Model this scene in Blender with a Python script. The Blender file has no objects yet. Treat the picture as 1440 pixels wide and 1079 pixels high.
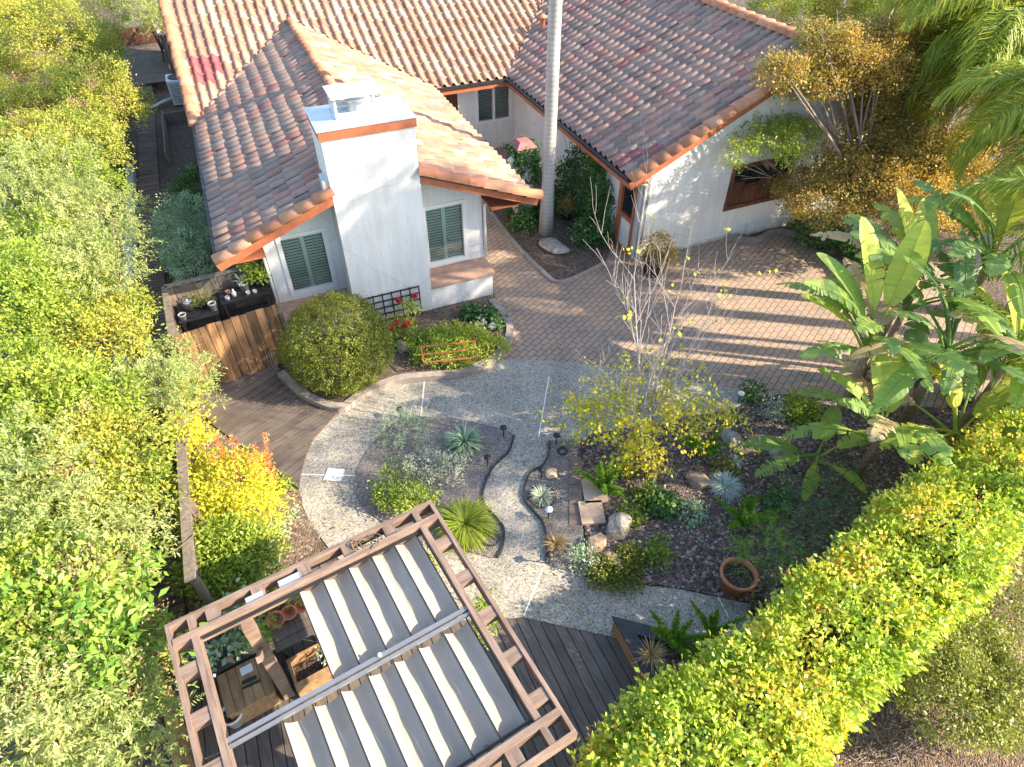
import bpy, bmesh, math
import numpy as np
from mathutils import Vector, Matrix

C = bpy.context.scene.collection
RAD = math.radians
rng = np.random.default_rng(7)

# ------------------------------------------------------------------ camera
CAM_H, FPX, PITCH = 10.0, 910.0, math.atan2(910.0, 1500.0 - 539.5)
cam_d = bpy.data.cameras.new('camera'); cam = bpy.data.objects.new('camera', cam_d); C.objects.link(cam)
cam.location = (0, 0, CAM_H); cam.rotation_euler = (math.pi/2 - PITCH, 0, 0)
cam_d.sensor_fit = 'HORIZONTAL'; cam_d.sensor_width = 36.0; cam_d.lens = 36.0*FPX/1440.0
cam_d.clip_start = 0.05; cam_d.clip_end = 2000
bpy.context.scene.camera = cam

# ------------------------------------------------------------------ sky, sun, exposure
SUN_EL, SUN_AZ = 29.0, -9.5           # azimuth of the sun seen from the garden, degrees from +X
w = bpy.data.worlds.new('World'); bpy.context.scene.world = w; w.use_nodes = True
nt = w.node_tree; nt.nodes.clear()
sky = nt.nodes.new('ShaderNodeTexSky'); sky.sky_type = 'NISHITA'; sky.sun_disc = False
sky.sun_elevation = RAD(SUN_EL); sky.sun_rotation = RAD(90 - SUN_AZ); sky.altitude = 50; sky.air_density = 1.0; sky.dust_density = 1.2
bgn = nt.nodes.new('ShaderNodeBackground'); bgn.inputs[1].default_value = 0.15
wo = nt.nodes.new('ShaderNodeOutputWorld')
nt.links.new(sky.outputs[0], bgn.inputs[0]); nt.links.new(bgn.outputs[0], wo.inputs[0])
sd = bpy.data.lights.new('sun', 'SUN'); sun = bpy.data.objects.new('sun', sd); C.objects.link(sun)
sd.energy = 4.4; sd.angle = RAD(0.53); sd.color = (1.0, 0.84, 0.62)
sv = Vector((math.cos(RAD(SUN_AZ))*math.cos(RAD(SUN_EL)), math.sin(RAD(SUN_AZ))*math.cos(RAD(SUN_EL)), math.sin(RAD(SUN_EL))))
sun.rotation_euler = sv.to_track_quat('Z', 'Y').to_euler(); sun.location = sv*60
vs = bpy.context.scene.view_settings
vs.view_transform = 'Standard'; vs.look = 'None'; vs.exposure = 1.70; vs.gamma = 1.0

# ------------------------------------------------------------------ survey helpers (pixel of the 1440 px photo -> point at height z)
CP, SP = math.cos(PITCH), math.sin(PITCH)
def at(u, v, z=0.0):
    x = (u-720)/FPX; y = -(v-539.5)/FPX
    d = (x, CP + y*SP, -SP + y*CP); t = (z-CAM_H)/d[2]
    return Vector((d[0]*t, d[1]*t, z))
def mpp(p):                       # metres per photo pixel at a point
    return (p[1]*CP + (CAM_H-p[2])*SP)/FPX
HA = RAD(23.0); HC, HS = math.cos(HA), math.sin(HA)
def ab(a, b, z=0.0): return Vector((a*HC - b*HS, a*HS + b*HC, z))   # house axes -> world

# ------------------------------------------------------------------ mesh builder
class MB:
    def __init__(s): s.v = []; s.f = []; s.m = []; s.t = []; s.sm = []; s.n = 0
    def add(s, verts, faces, tint=0.5, smooth=False):
        verts = np.asarray(verts, dtype=np.float64).reshape(-1, 3)
        for f in faces: s.f.append(tuple(i + s.n for i in f)); s.t.append(tint); s.sm.append(smooth)
        s.v.append(verts); s.n += len(verts); return s
    def box(s, o, ux, uy, uz, tint=0.5):      # corner + three edge vectors
        o, ux, uy, uz = (np.array(q, float) for q in (o, ux, uy, uz))
        V = [o, o+ux, o+ux+uy, o+uy, o+uz, o+ux+uz, o+ux+uy+uz, o+uy+uz]
        if np.dot(np.cross(ux, uy), uz) < 0: F = [(0,1,2,3),(7,6,5,4),(4,5,1,0),(5,6,2,1),(6,7,3,2),(7,4,0,3)]
        else: F = [(3,2,1,0),(4,5,6,7),(0,1,5,4),(1,2,6,5),(2,3,7,6),(3,0,4,7)]
        return s.add(V, F, tint)
    def abox(s, a0, a1, b0, b1, z0, z1, tint=0.5):   # box in house axes
        return s.box(ab(a0, b0, z0), ab(a1-a0, 0), ab(0, b1-b0), (0, 0, z1-z0), tint)
    def cbox(s, c, dx, dy, dz, rz=0.0, tint=0.5):     # centre of base
        ux = np.array((math.cos(rz), math.sin(rz), 0))*dx; uy = np.array((-math.sin(rz), math.cos(rz), 0))*dy
        return s.box(np.array(c) - ux/2 - uy/2, ux, uy, (0, 0, dz), tint)
    def bar(s, p, q, wd, ht, tint=0.5, up=(0, 0, 1)):      # rectangular bar between two points (centre line)
        p, q, up = np.array(p, float), np.array(q, float), np.array(up, float); d = q-p; L = np.linalg.norm(d); d = d/L
        sx = np.cross(d, up); sx /= max(np.linalg.norm(sx), 1e-9); uu = np.cross(sx, d)
        return s.box(p - sx*wd/2 - uu*ht/2, sx*wd, d*L, uu*ht, tint)
    def prism(s, poly, z0, z1, tint=0.5):
        n = len(poly); A = 0
        for i in range(n): A += poly[i][0]*poly[(i+1) % n][1] - poly[(i+1) % n][0]*poly[i][1]
        if A < 0: poly = poly[::-1]
        V = [(p[0], p[1], z0) for p in poly] + [(p[0], p[1], z1) for p in poly]
        return s.add(V, [tuple(range(n-1, -1, -1)), tuple(range(n, 2*n))] + [(i, (i+1) % n, n+(i+1) % n, n+i) for i in range(n)], tint)
    def tube(s, pts, rad, seg=8, tint=0.5, cap=True):
        pts = [np.array(p, float) for p in pts]; n = len(pts)
        if not hasattr(rad, '__len__'): rad = [rad]*n
        V = []; px = None
        for i in range(n):
            d = pts[min(i+1, n-1)] - pts[max(i-1, 0)]; d /= max(np.linalg.norm(d), 1e-9)
            if px is None: px = np.cross(d, (0.31, 0.77, 0.55)); 
            px = px - d*np.dot(px, d); px /= max(np.linalg.norm(px), 1e-9); py = np.cross(d, px)
            for k in range(seg):
                a = 2*math.pi*k/seg; V.append(pts[i] + rad[i]*(math.cos(a)*px + math.sin(a)*py))
        F = [(i*seg+k, i*seg+(k+1) % seg, (i+1)*seg+(k+1) % seg, (i+1)*seg+k) for i in range(n-1) for k in range(seg)]
        if cap: F += [tuple(range(seg-1, -1, -1)), tuple((n-1)*seg+k for k in range(seg))]
        return s.add(V, F, tint, True)
    def lathe(s, c, prof, seg=24, tint=0.5, axis=(0, 0, 1)):
        c = np.array(c, float); ax = np.array(axis, float); ax /= np.linalg.norm(ax)
        px = np.cross(ax, (0.2, 0.9, 0.1) if abs(ax[1]) < .9 else (1, 0, 0)); px /= np.linalg.norm(px); py = np.cross(ax, px)
        V = []; n = len(prof)
        for r, z in prof:
            for k in range(seg):
                a = 2*math.pi*k/seg; V.append(c + ax*z + r*(math.cos(a)*px + math.sin(a)*py))
        F = [(i*seg+k, i*seg+(k+1) % seg, (i+1)*seg+(k+1) % seg, (i+1)*seg+k) for i in range(n-1) for k in range(seg)]
        return s.add(V, F, tint, True)
    def mesh(s, name, base):
        me = bpy.data.meshes.new(name)
        V = np.concatenate(s.v) - np.array(base, float)
        me.from_pydata(V.tolist(), [], s.f)
        at_ = me.attributes.new('tint', 'FLOAT', 'FACE'); at_.data.foreach_set('value', np.array(s.t, dtype=np.float32))
        me.polygons.foreach_set('use_smooth', np.array(s.sm, dtype=bool)); me.update()
        return me

class Leaves(MB):                  # fast quad cloud
    def __init__(s): s.Q = []; s.T = []
    def quads(s, q, t): s.Q.append(q.reshape(-1, 4, 3)); s.T.append(t)
    def count(s): return sum(len(q) for q in s.Q)
    def mesh(s, name, base):
        q = np.concatenate(s.Q); n = len(q); me = bpy.data.meshes.new(name)
        me.vertices.add(4*n); me.loops.add(4*n); me.polygons.add(n)
        me.vertices.foreach_set('co', (q.reshape(-1, 3) - np.array(base, float)).astype(np.float32).ravel())
        me.loops.foreach_set('vertex_index', np.arange(4*n, dtype=np.int32))
        me.polygons.foreach_set('loop_start', np.arange(0, 4*n, 4, dtype=np.int32))
        me.update(calc_edges=True)
        a = me.attributes.new('tint', 'FLOAT', 'FACE'); a.data.foreach_set('value', np.concatenate(s.T).astype(np.float32))
        me.validate(); return me

def wloc(o):
    p = Vector((0, 0, 0))
    while o is not None: p = p + o.location; o = o.parent
    return p
def part(name, mb, mat, parent=None, base=None, kind=None, label=None):
    b = Vector(base) if base is not None else (wloc(parent) if parent else Vector((0, 0, 0)))
    me = mb.mesh(name, b); me.materials.append(mat)
    o = bpy.data.objects.new(name, me); C.objects.link(o)
    if parent: o.parent = parent; o.location = b - wloc(parent)
    else: o.location = b
    if kind: o['kind'] = kind
    if label: o['label'] = label
    return o
def tag(o, label, cat, group=None):
    o['label'] = label; o['category'] = cat
    if group: o['group'] = group
    return o
def thing(name, label, cat, loc, group=None):
    o = bpy.data.objects.new(name, None); C.objects.link(o); o.location = Vector(loc); o.empty_display_size = .2
    return tag(o, label, cat, group)
def dup(o, loc=None, rz=0.0, label=None, parent=None, scale=None):
    c = o.copy(); C.objects.link(c)
    if parent is not None: c.parent = parent
    if loc is not None: c.location = Vector(loc); c.rotation_euler = (0, 0, rz)
    if scale: c.scale = (scale,)*3
    if label: c['label'] = label
    for ch in list(o.children): dup(ch, parent=c)
    return c

# ------------------------------------------------------------------ materials
def mat_new(name):
    m = bpy.data.materials.new(name); m.use_nodes = True
    nt = m.node_tree; b = nt.nodes['Principled BSDF']; return m, nt, b
def nd(nt, typ, **kw):
    n = nt.nodes.new(typ)
    for k, v in kw.items():
        if k.startswith('i_'): n.inputs[k[2:]].default_value = v
        else: setattr(n, k, v)
    return n
def ramp(nt, stops, interp='LINEAR'):
    r = nt.nodes.new('ShaderNodeValToRGB'); cr = r.color_ramp; cr.interpolation = interp
    while len(cr.elements) < len(stops): cr.elements.new(0.5)
    for e, (p, c) in zip(cr.elements, stops): e.position = p; e.color = (*c, 1)
    return r
def coords(nt, scale=(1, 1, 1), rot=(0, 0, 0)):
    tc = nt.nodes.new('ShaderNodeNewGeometry')        # world position: continuous over every object
    mp = nt.nodes.new('ShaderNodeMapping'); mp.inputs['Scale'].default_value = scale; mp.inputs['Rotation'].default_value = rot
    nt.links.new(tc.outputs['Position'], mp.inputs[0]); return mp.outputs[0]
def ocoords(nt, scale=(1, 1, 1), rot=(0, 0, 0)):
    tc = nt.nodes.new('ShaderNodeTexCoord')
    mp = nt.nodes.new('ShaderNodeMapping'); mp.inputs['Scale'].default_value = scale; mp.inputs['Rotation'].default_value = rot
    nt.links.new(tc.outputs['Object'], mp.inputs[0]); return mp.outputs[0]
def noise(nt, vec, scale, detail=4, rough=.55):
    n = nt.nodes.new('ShaderNodeTexNoise'); n.inputs['Scale'].default_value = scale; n.inputs['Detail'].default_value = detail; n.inputs['Roughness'].default_value = rough
    nt.links.new(vec, n.inputs['Vector']); return n.outputs['Fac']
def mix(nt, fac, a, b, mode='MIX'):
    m = nt.nodes.new('ShaderNodeMix'); m.data_type = 'RGBA'; m.blend_type = mode
    for sock, val in ((m.inputs[0], fac), (m.inputs[6], a), (m.inputs[7], b)):
        if isinstance(val, (int, float)): sock.default_value = val
        elif isinstance(val, tuple): sock.default_value = (*val, 1)
        else: nt.links.new(val, sock)
    return m.outputs[2]
def bump(nt, b, h, strength=.3, dist=.02):
    n = nt.nodes.new('ShaderNodeBump'); n.inputs['Strength'].default_value = strength; n.inputs['Distance'].default_value = dist
    nt.links.new(h, n.inputs['Height']); nt.links.new(n.outputs[0], b.inputs['Normal'])
def attr(nt, name='tint'):
    n = nt.nodes.new('ShaderNodeAttribute'); n.attribute_name = name; return n.outputs['Fac']

def m_plain(name, col, rough=.6, var=.25, scale=6, metal=0.0, bmp=.15):
    m, nt, b = mat_new(name); v = coords(nt); f = noise(nt, v, scale)
    r = ramp(nt, [(.25, tuple(c*(1-var) for c in col)), (.75, tuple(min(1, c*(1+var)) for c in col))]); nt.links.new(f, r.inputs[0])
    nt.links.new(r.outputs[0], b.inputs['Base Color']); b.inputs['Roughness'].default_value = rough; b.inputs['Metallic'].default_value = metal
    if bmp: bump(nt, b, noise(nt, v, scale*6), bmp, .01)
    return m
def m_stucco(name, col):
    m, nt, b = mat_new(name); v = coords(nt)
    big = ramp(nt, [(.3, tuple(c*.9 for c in col)), (.7, col)]); nt.links.new(noise(nt, v, 1.3, 6), big.inputs[0])
    # rain streaks
    st = ramp(nt, [(.42, (.78, .76, .72)), (.6, (1, 1, 1))]); nt.links.new(noise(nt, coords(nt, (5, 5, .5)), 1.5, 5), st.inputs[0])
    c = mix(nt, .35, big.outputs[0], st.outputs[0], 'MULTIPLY')
    sz = nt.nodes.new('ShaderNodeSeparateXYZ'); nt.links.new(v, sz.inputs[0]); nz_ = nt.nodes.new('ShaderNodeMath'); nz_.operation = 'MULTIPLY_ADD'; nz_.inputs[1].default_value = -.55; nt.links.new(noise(nt, v, 3.5, 6), nz_.inputs[0]); nt.links.new(sz.outputs['Z'], nz_.inputs[2])
    sp = ramp(nt, [(0.0, (.62, .54, .46)), (.12, (1, 1, 1))]); ad = nt.nodes.new('ShaderNodeMath'); ad.inputs[1].default_value = .25; nt.links.new(nz_.outputs[0], ad.inputs[0]); nt.links.new(ad.outputs[0], sp.inputs[0]); c = mix(nt, .8, c, sp.outputs[0], 'MULTIPLY')
    cv = nt.nodes.new('ShaderNodeTexVoronoi'); cv.feature = 'DISTANCE_TO_EDGE'; cv.inputs['Scale'].default_value = .55; wr = mix(nt, .25, v, nt.nodes['Noise Texture'].outputs['Color']); nt.links.new(wr, cv.inputs['Vector']); cr = ramp(nt, [(0, (.6, .58, .55)), (.006, (1, 1, 1))]); nt.links.new(cv.outputs['Distance'], cr.inputs[0]); c = mix(nt, .5, c, cr.outputs[0], 'MULTIPLY')
    nt.links.new(c, b.inputs['Base Color']); b.inputs['Roughness'].default_value = .9
    ht = mix(nt, .55, noise(nt, v, 26, 5, .7), noise(nt, v, 5, 5, .6)); bump(nt, b, ht, .7, .03); return m
def m_wood(name, dark, light, grain_rot=0.0, rough=.75, sc=(1, 14, 14), tint_amt=.55, obj=False):
    m, nt, b = mat_new(name); v = coords(nt, sc, (0, 0, 0)) if not grain_rot else None
    if v is None:
        v0 = coords(nt, (1, 1, 1), (0, 0, grain_rot)); mp = nt.nodes.new('ShaderNodeMapping'); mp.inputs['Scale'].default_value = sc; nt.links.new(v0, mp.inputs[0]); v = mp.outputs[0]
    g = noise(nt, v, 1.6, 7, .65); r = ramp(nt, [(.28, dark), (.72, light)]); nt.links.new(g, r.inputs[0])
    tr = ramp(nt, [(0, (.55, .55, .56)), (.5, (.95, .95, .95)), (1, (1.25, 1.2, 1.12))]); nt.links.new(attr(nt), tr.inputs[0])
    c = mix(nt, tint_amt, r.outputs[0], tr.outputs[0], 'MULTIPLY')
    st = ramp(nt, [(.35, (.55, .52, .5)), (.6, (1, 1, 1))]); nt.links.new(noise(nt, coords(nt), 2.2, 6), st.inputs[0])
    c = mix(nt, .5, c, st.outputs[0], 'MULTIPLY')
    nt.links.new(c, b.inputs['Base Color']); b.inputs['Roughness'].default_value = rough
    bump(nt, b, g, .35, .01); return m
def m_leaf(name, stops, trans=.35, rough=.45, spec=.4, gain=1.45):
    m, nt, b = mat_new(name); stops = [(p, tuple(min(.75, c*gain) for c in col)) for p, col in stops]
    r = ramp(nt, stops); nt.links.new(attr(nt), r.inputs[0])
    nt.links.new(r.outputs[0], b.inputs['Base Color']); b.inputs['Roughness'].default_value = rough
    b.inputs['Specular IOR Level'].default_value = spec
    t = nt.nodes.new('ShaderNodeBsdfTranslucent'); br = mix(nt, 1.0, r.outputs[0], (1.35, 1.3, .55), 'MULTIPLY'); nt.links.new(br, t.inputs[0])
    ms = nt.nodes.new('ShaderNodeMixShader'); ms.inputs[0].default_value = trans
    nt.links.new(b.outputs[0], ms.inputs[1]); nt.links.new(t.outputs[0], ms.inputs[2])
    nt.links.new(ms.outputs[0], nt.nodes['Material Output'].inputs[0]); return m
def m_cells(name, scale, stops, rough=.85, bmp=.6, big=None, dist=.012, sc2=None):
    m, nt, b = mat_new(name); v = coords(nt)
    vo = nt.nodes.new('ShaderNodeTexVoronoi'); vo.inputs['Scale'].default_value = scale; nt.links.new(v, vo.inputs['Vector'])
    sep = nt.nodes.new('ShaderNodeSeparateColor'); nt.links.new(vo.outputs['Color'], sep.inputs[0])
    r = ramp(nt, stops); nt.links.new(sep.outputs[0], r.inputs[0]); c = r.outputs[0]
    br = ramp(nt, [(.3, big[0] if big else (.8, .8, .8)), (.7, big[1] if big else (1.1, 1.1, 1.1))]); nt.links.new(noise(nt, v, sc2 or .9, 6, .6), br.inputs[0])
    c = mix(nt, 1.0, c, br.outputs[0], 'MULTIPLY'); nt.links.new(c, b.inputs['Base Color']); b.inputs['Roughness'].default_value = rough
    inv = nt.nodes.new('ShaderNodeMath'); inv.operation = 'SUBTRACT'; inv.inputs[0].default_value = 1; nt.links.new(vo.outputs['Distance'], inv.inputs[1])
    bump(nt, b, inv.outputs[0], bmp, dist); return m
def m_pavers(name):
    m, nt, b = mat_new(name); v0 = coords(nt, (1, 1, 1), (0, 0, -HA - RAD(30)))
    # gentle wander so that the courses are not ruler straight
    nz = nt.nodes.new('ShaderNodeTexNoise'); nz.inputs['Scale'].default_value = .35; nt.links.new(v0, nz.inputs['Vector'])
    mx = nt.nodes.new('ShaderNodeMix'); mx.data_type = 'VECTOR'; mx.inputs[0].default_value = .06; nt.links.new(v0, mx.inputs[4]); nt.links.new(nz.outputs['Color'], mx.inputs[5])
    bt = nt.nodes.new('ShaderNodeTexBrick'); nt.links.new(mx.outputs[1], bt.inputs['Vector'])
    bt.inputs['Color1'].default_value = (.385, .275, .205, 1); bt.inputs['Color2'].default_value = (.325, .265, .215, 1); bt.inputs['Mortar'].default_value = (.085, .07, .06, 1)
    bt.inputs['Scale'].default_value = 1; bt.inputs['Brick Width'].default_value = .25; bt.inputs['Row Height'].default_value = .14; bt.inputs['Mortar Size'].default_value = .008; bt.inputs['Mortar Smooth'].default_value = .3; bt.inputs['Bias'].default_value = 0
    r = ramp(nt, [(.3, (.72, .74, .76)), (.5, (1, .98, .96)), (.7, (1.25, 1.15, 1.05))]); nt.links.new(noise(nt, coords(nt), 1.1, 7, .65), r.inputs[0])
    c = mix(nt, 1.0, bt.outputs['Color'], r.outputs[0], 'MULTIPLY')
    g = ramp(nt, [(.3, (.8, .8, .8)), (.7, (1.15, 1.15, 1.15))]); nt.links.new(noise(nt, coords(nt), 40, 3), g.inputs[0]); c = mix(nt, 1.0, c, g.outputs[0], 'MULTIPLY')
    nt.links.new(c, b.inputs['Base Color']); b.inputs['Roughness'].default_value = .85
    inv = nt.nodes.new('ShaderNodeMath'); inv.operation = 'SUBTRACT'; inv.inputs[0].default_value = 1; nt.links.new(bt.outputs['Fac'], inv.inputs[1])
    bump(nt, b, inv.outputs[0], .8, .012); return m
def m_tile(name, stops):
    m, nt, b = mat_new(name); v = coords(nt)
    r = ramp(nt, stops); nt.links.new(attr(nt), r.inputs[0])
    s = ramp(nt, [(.3, (.66, .64, .64)), (.55, (1, 1, 1)), (.75, (1.18, 1.14, 1.08))]); nt.links.new(noise(nt, v, 3.5, 8, .7), s.inputs[0])
    c = mix(nt, .8, r.outputs[0], s.outputs[0], 'MULTIPLY')
    l = ramp(nt, [(.6, (1, 1, 1)), (.75, (.6, .62, .58))]); nt.links.new(noise(nt, v, 14, 4, .6), l.inputs[0]); c = mix(nt, .5, c, l.outputs[0], 'MULTIPLY')
    nt.links.new(c, b.inputs['Base Color']); b.inputs['Roughness'].default_value = .8
    bump(nt, b, noise(nt, v, 40, 4), .25, .01); return m

M = {}
M['stucco'] = m_stucco('white_stucco', (.72, .72, .71))
M['rust'] = m_plain('rust_painted_timber', (.36, .115, .055), .6, .22, 5)
M['tile_main'] = m_tile('clay_tile_buff', [(0, (.21, .145, .12)), (.18, (.33, .17, .115)), (.45, (.37, .215, .15)), (.7, (.40, .265, .195)), (.93, (.43, .32, .25)), (.955, (.30, .08, .085)), (1, (.27, .07, .08))])
M['tile_grey'] = m_tile('clay_tile_shade_grey', [(0, (.21, .16, .14)), (.3, (.31, .235, .20)), (.55, (.375, .265, .22)), (.72, (.35, .205, .175)), (.85, (.43, .275, .20)), (.95, (.33, .15, .135)), (1, (.31, .12, .115))])  # grey of the shaded right wing is partly mixed into these tile tones
M['tile_rake'] = m_tile('clay_tile_terracotta', [(0, (.40, .17, .10)), (.5, (.46, .20, .11)), (1, (.54, .30, .19))])
M['rooffelt'] = m_plain('roof_underlay', (.07, .06, .055), .9)
M['white_metal'] = m_plain('white_painted_metal', (.72, .74, .75), .45, .08, 3, 0, 0)
M['galv'] = m_plain('galvanised_sheet', (.62, .66, .70), .35, .12, 4, .55, .05)
M['dark_metal'] = m_plain('dark_metal', (.03, .03, .032), .5, .2, 6, .3, 0)
M['grey_metal'] = m_plain('grey_metal_track', (.30, .31, .33), .4, .12, 5, .6, 0)
M['frame'] = m_plain('window_frame_white', (.70, .71, .70), .5, .06, 4, 0, 0)
M['louver'] = m_plain('shutter_louver', (.72, .76, .69), .5, .1, 6, 0, 0)
M['louver_dark'] = m_plain('shutter_louver_grey', (.42, .42, .41), .5, .1, 6, 0, 0)
mg, ntg, bg_ = mat_new('window_glass'); bg_.inputs['Base Color'].default_value = (.015, .02, .022, 1); bg_.inputs['Roughness'].default_value = .04; bg_.inputs['Specular IOR Level'].default_value = .6
M['darkglass'] = mg
mg, ntg, bg_ = mat_new('clear_pane'); tp_ = ntg.nodes.new('ShaderNodeBsdfTransparent'); tp_.inputs[0].default_value = (.92, .97, .94, 1); gl_ = ntg.nodes.new('ShaderNodeBsdfGlossy'); gl_.inputs['Roughness'].default_value = .03
fr_ = ntg.nodes.new('ShaderNodeFresnel'); fr_.inputs[0].default_value = 1.6; mx_ = ntg.nodes.new('ShaderNodeMixShader'); ntg.links.new(fr_.outputs[0], mx_.inputs[0]); ntg.links.new(tp_.outputs[0], mx_.inputs[1]); ntg.links.new(gl_.outputs[0], mx_.inputs[2]); ntg.links.new(mx_.outputs[0], ntg.nodes['Material Output'].inputs[0])
M['pane'] = mg
M['door'] = m_wood('dark_stained_door', (.05, .022, .014), (.15, .07, .045), 0, .5, (10, 10, 1))
M['brownwin'] = m_wood('red_brown_timber', (.05, .015, .01), (.22, .085, .05), 0, .5, (10, 10, 1))
M['sill'] = m_plain('terracotta_ledge', (.42, .26, .19), .8, .3, 5)
M['soil'] = m_cells('garden_soil', 30, [(0, (.05, .035, .027)), (.6, (.12, .085, .062)), (1, (.22, .17, .13))], .95, .8, None, .02)
M['mulch'] = m_cells('bark_mulch', 24, [(0, (.05, .036, .032)), (.5, (.12, .084, .074)), (.85, (.20, .15, .135)), (.93, (.34, .28, .26)), (1, (.42, .36, .34))], .95, 1.0, None, .03)
M['gravel'] = m_cells('pink_gravel', 46, [(0, (.13, .11, .10)), (.5, (.22, .19, .175)), (.9, (.29, .255, .235)), (1, (.42, .38, .36))], .9, .9, None, .018)
M['aggregate'] = m_cells('exposed_aggregate', 48, [(0, (.14, .13, .12)), (.2, (.25, .235, .205)), (.5, (.35, .325, .28)), (.8, (.42, .395, .34)), (1, (.52, .49, .43))], .85, .35, ((.74, .73, .71), (1.08, 1.07, 1.05)), .006, 1.4)
M['drysoil'] = m_cells('dry_bark_ground', 40, [(0, (.13, .085, .06)), (.5, (.20, .135, .095)), (.9, (.26, .18, .13)), (1, (.38, .30, .24))], .95, 1.0, ((.6, .6, .6), (1.1, 1.05, 1)), .03, 1.6)
M['pavers'] = m_pavers('brick_pavers')
M['joint'] = m_plain('white_joint', (.75, .75, .73), .7, .05, 8)
M['kerb'] = m_plain('concrete_kerb', (.29, .25, .22), .9, .3, 6, 0, .4)
M['concrete'] = m_plain('concrete', (.40, .40, .40), .9, .22, 4, 0, .3)
M['edging'] = m_plain('black_edging', (.03, .03, .03), .6, .2, 6, 0, 0)
M['stone'] = m_plain('grey_boulder', (.33, .29, .25), .9, .55, 9, 0, 1.0)
M['stone_tan'] = m_plain('tan_boulder', (.32, .235, .175), .9, .5, 9, 0, 1.0)
M['sandstone'] = m_plain('sandstone_slab', (.50, .36, .25), .85, .25, 4, 0, .3)
M['deck_grey'] = m_wood('deck_board_grey', (.085, .072, .062), (.20, .165, .14), RAD(57), .75)
M['deck_brown'] = m_wood('deck_board_brown', (.095, .078, .068), (.20, .165, .142), RAD(-40), .75)
M['deck_tan'] = m_wood('deck_board_tan', (.12, .09, .07), (.27, .20, .155), RAD(57), .75)
M['walkboard'] = m_wood('boardwalk_timber', (.10, .075, .062), (.24, .18, .145), -HA, .8)
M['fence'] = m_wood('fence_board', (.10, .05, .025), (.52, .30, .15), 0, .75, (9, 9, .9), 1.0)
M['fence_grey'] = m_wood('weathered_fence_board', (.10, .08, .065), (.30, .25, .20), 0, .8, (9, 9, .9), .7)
M['pergola'] = m_wood('redwood_beam', (.13, .088, .066), (.34, .245, .195), RAD(-31), .7, (1.2, 12, 12))
M['pergola2'] = m_wood('redwood_beam_cross', (.13, .088, .066), (.34, .245, .195), RAD(57), .7, (1.2, 12, 12))
M['goldwood'] = m_wood('golden_plank', (.20, .11, .05), (.50, .31, .16), RAD(57), .7, (1.5, 9, 9))
M['blackwood'] = m_wood('black_stained_timber', (.022, .022, .024), (.06, .06, .062), 0, .6)
M['terracotta'] = m_plain('terracotta', (.42, .17, .09), .8, .25, 6)
M['whitepot'] = m_plain('white_glazed_pot', (.70, .70, .68), .4, .1, 5, 0, 0)
M['darkpot'] = m_plain('dark_pot', (.05, .045, .04), .6, .3, 6)
M['potsoil'] = m_cells('potting_soil', 60, [(0, (.02, .014, .01)), (.8, (.07, .05, .04)), (1, (.2, .17, .14))], .95, .8, None, .01)
M['bark'] = m_plain('grey_brown_bark', (.16, .12, .09), .9, .35, 10, 0, .5)
M['palebark'] = m_plain('pale_grey_bark', (.27, .22, .19), .85, .3, 12, 0, .3)
M['palmfibre'] = m_plain('palm_fibre', (.22, .15, .09), .9, .4, 14, 0, .6)
mf, ntf, bf = mat_new('canvas'); vv = coords(ntf); rr = ramp(ntf, [(.3, (.355, .32, .27)), (.7, (.42, .38, .325))]); ntf.links.new(noise(ntf, vv, 2.5, 6), rr.inputs[0]); ntf.links.new(rr.outputs[0], bf.inputs['Base Color']); bf.inputs['Roughness'].default_value = .9
bump(ntf, bf, noise(ntf, vv, 7, 4), .35, .03)
tl = ntf.nodes.new('ShaderNodeBsdfTranslucent'); tl.inputs[0].default_value = (.5, .45, .38, 1); mm = ntf.nodes.new('ShaderNodeMixShader'); mm.inputs[0].default_value = .12
ntf.links.new(bf.outputs[0], mm.inputs[1]); ntf.links.new(tl.outputs[0], mm.inputs[2]); ntf.links.new(mm.outputs[0], ntf.nodes['Material Output'].inputs[0])
M['canvas'] = mf
mp_, ntp, bp = mat_new('palm_trunk_bark'); vz = coords(ntp, (1, 1, 1)); wv = ntp.nodes.new('ShaderNodeTexWave'); wv.bands_direction = 'Z'; wv.inputs['Scale'].default_value = 2.6; wv.inputs['Distortion'].default_value = 2.0; wv.inputs['Detail'].default_value = 3; ntp.links.new(vz, wv.inputs['Vector'])
rr = ramp(ntp, [(0, (.36, .345, .325)), (.25, (.42, .405, .385)), (1, (.45, .435, .415))]); ntp.links.new(wv.outputs['Fac'], rr.inputs[0])
r2 = ramp(ntp, [(.35, (.7, .7, .68)), (.6, (1, 1, 1))]); ntp.links.new(noise(ntp, coords(ntp, (3, 3, .6)), 2, 6), r2.inputs[0])
ntp.links.new(mix(ntp, .8, rr.outputs[0], r2.outputs[0], 'MULTIPLY'), bp.inputs['Base Color']); bp.inputs['Roughness'].default_value = .9; bump(ntp, bp, wv.outputs['Fac'], .2, .012)
M['palmtrunk'] = mp_
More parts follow.
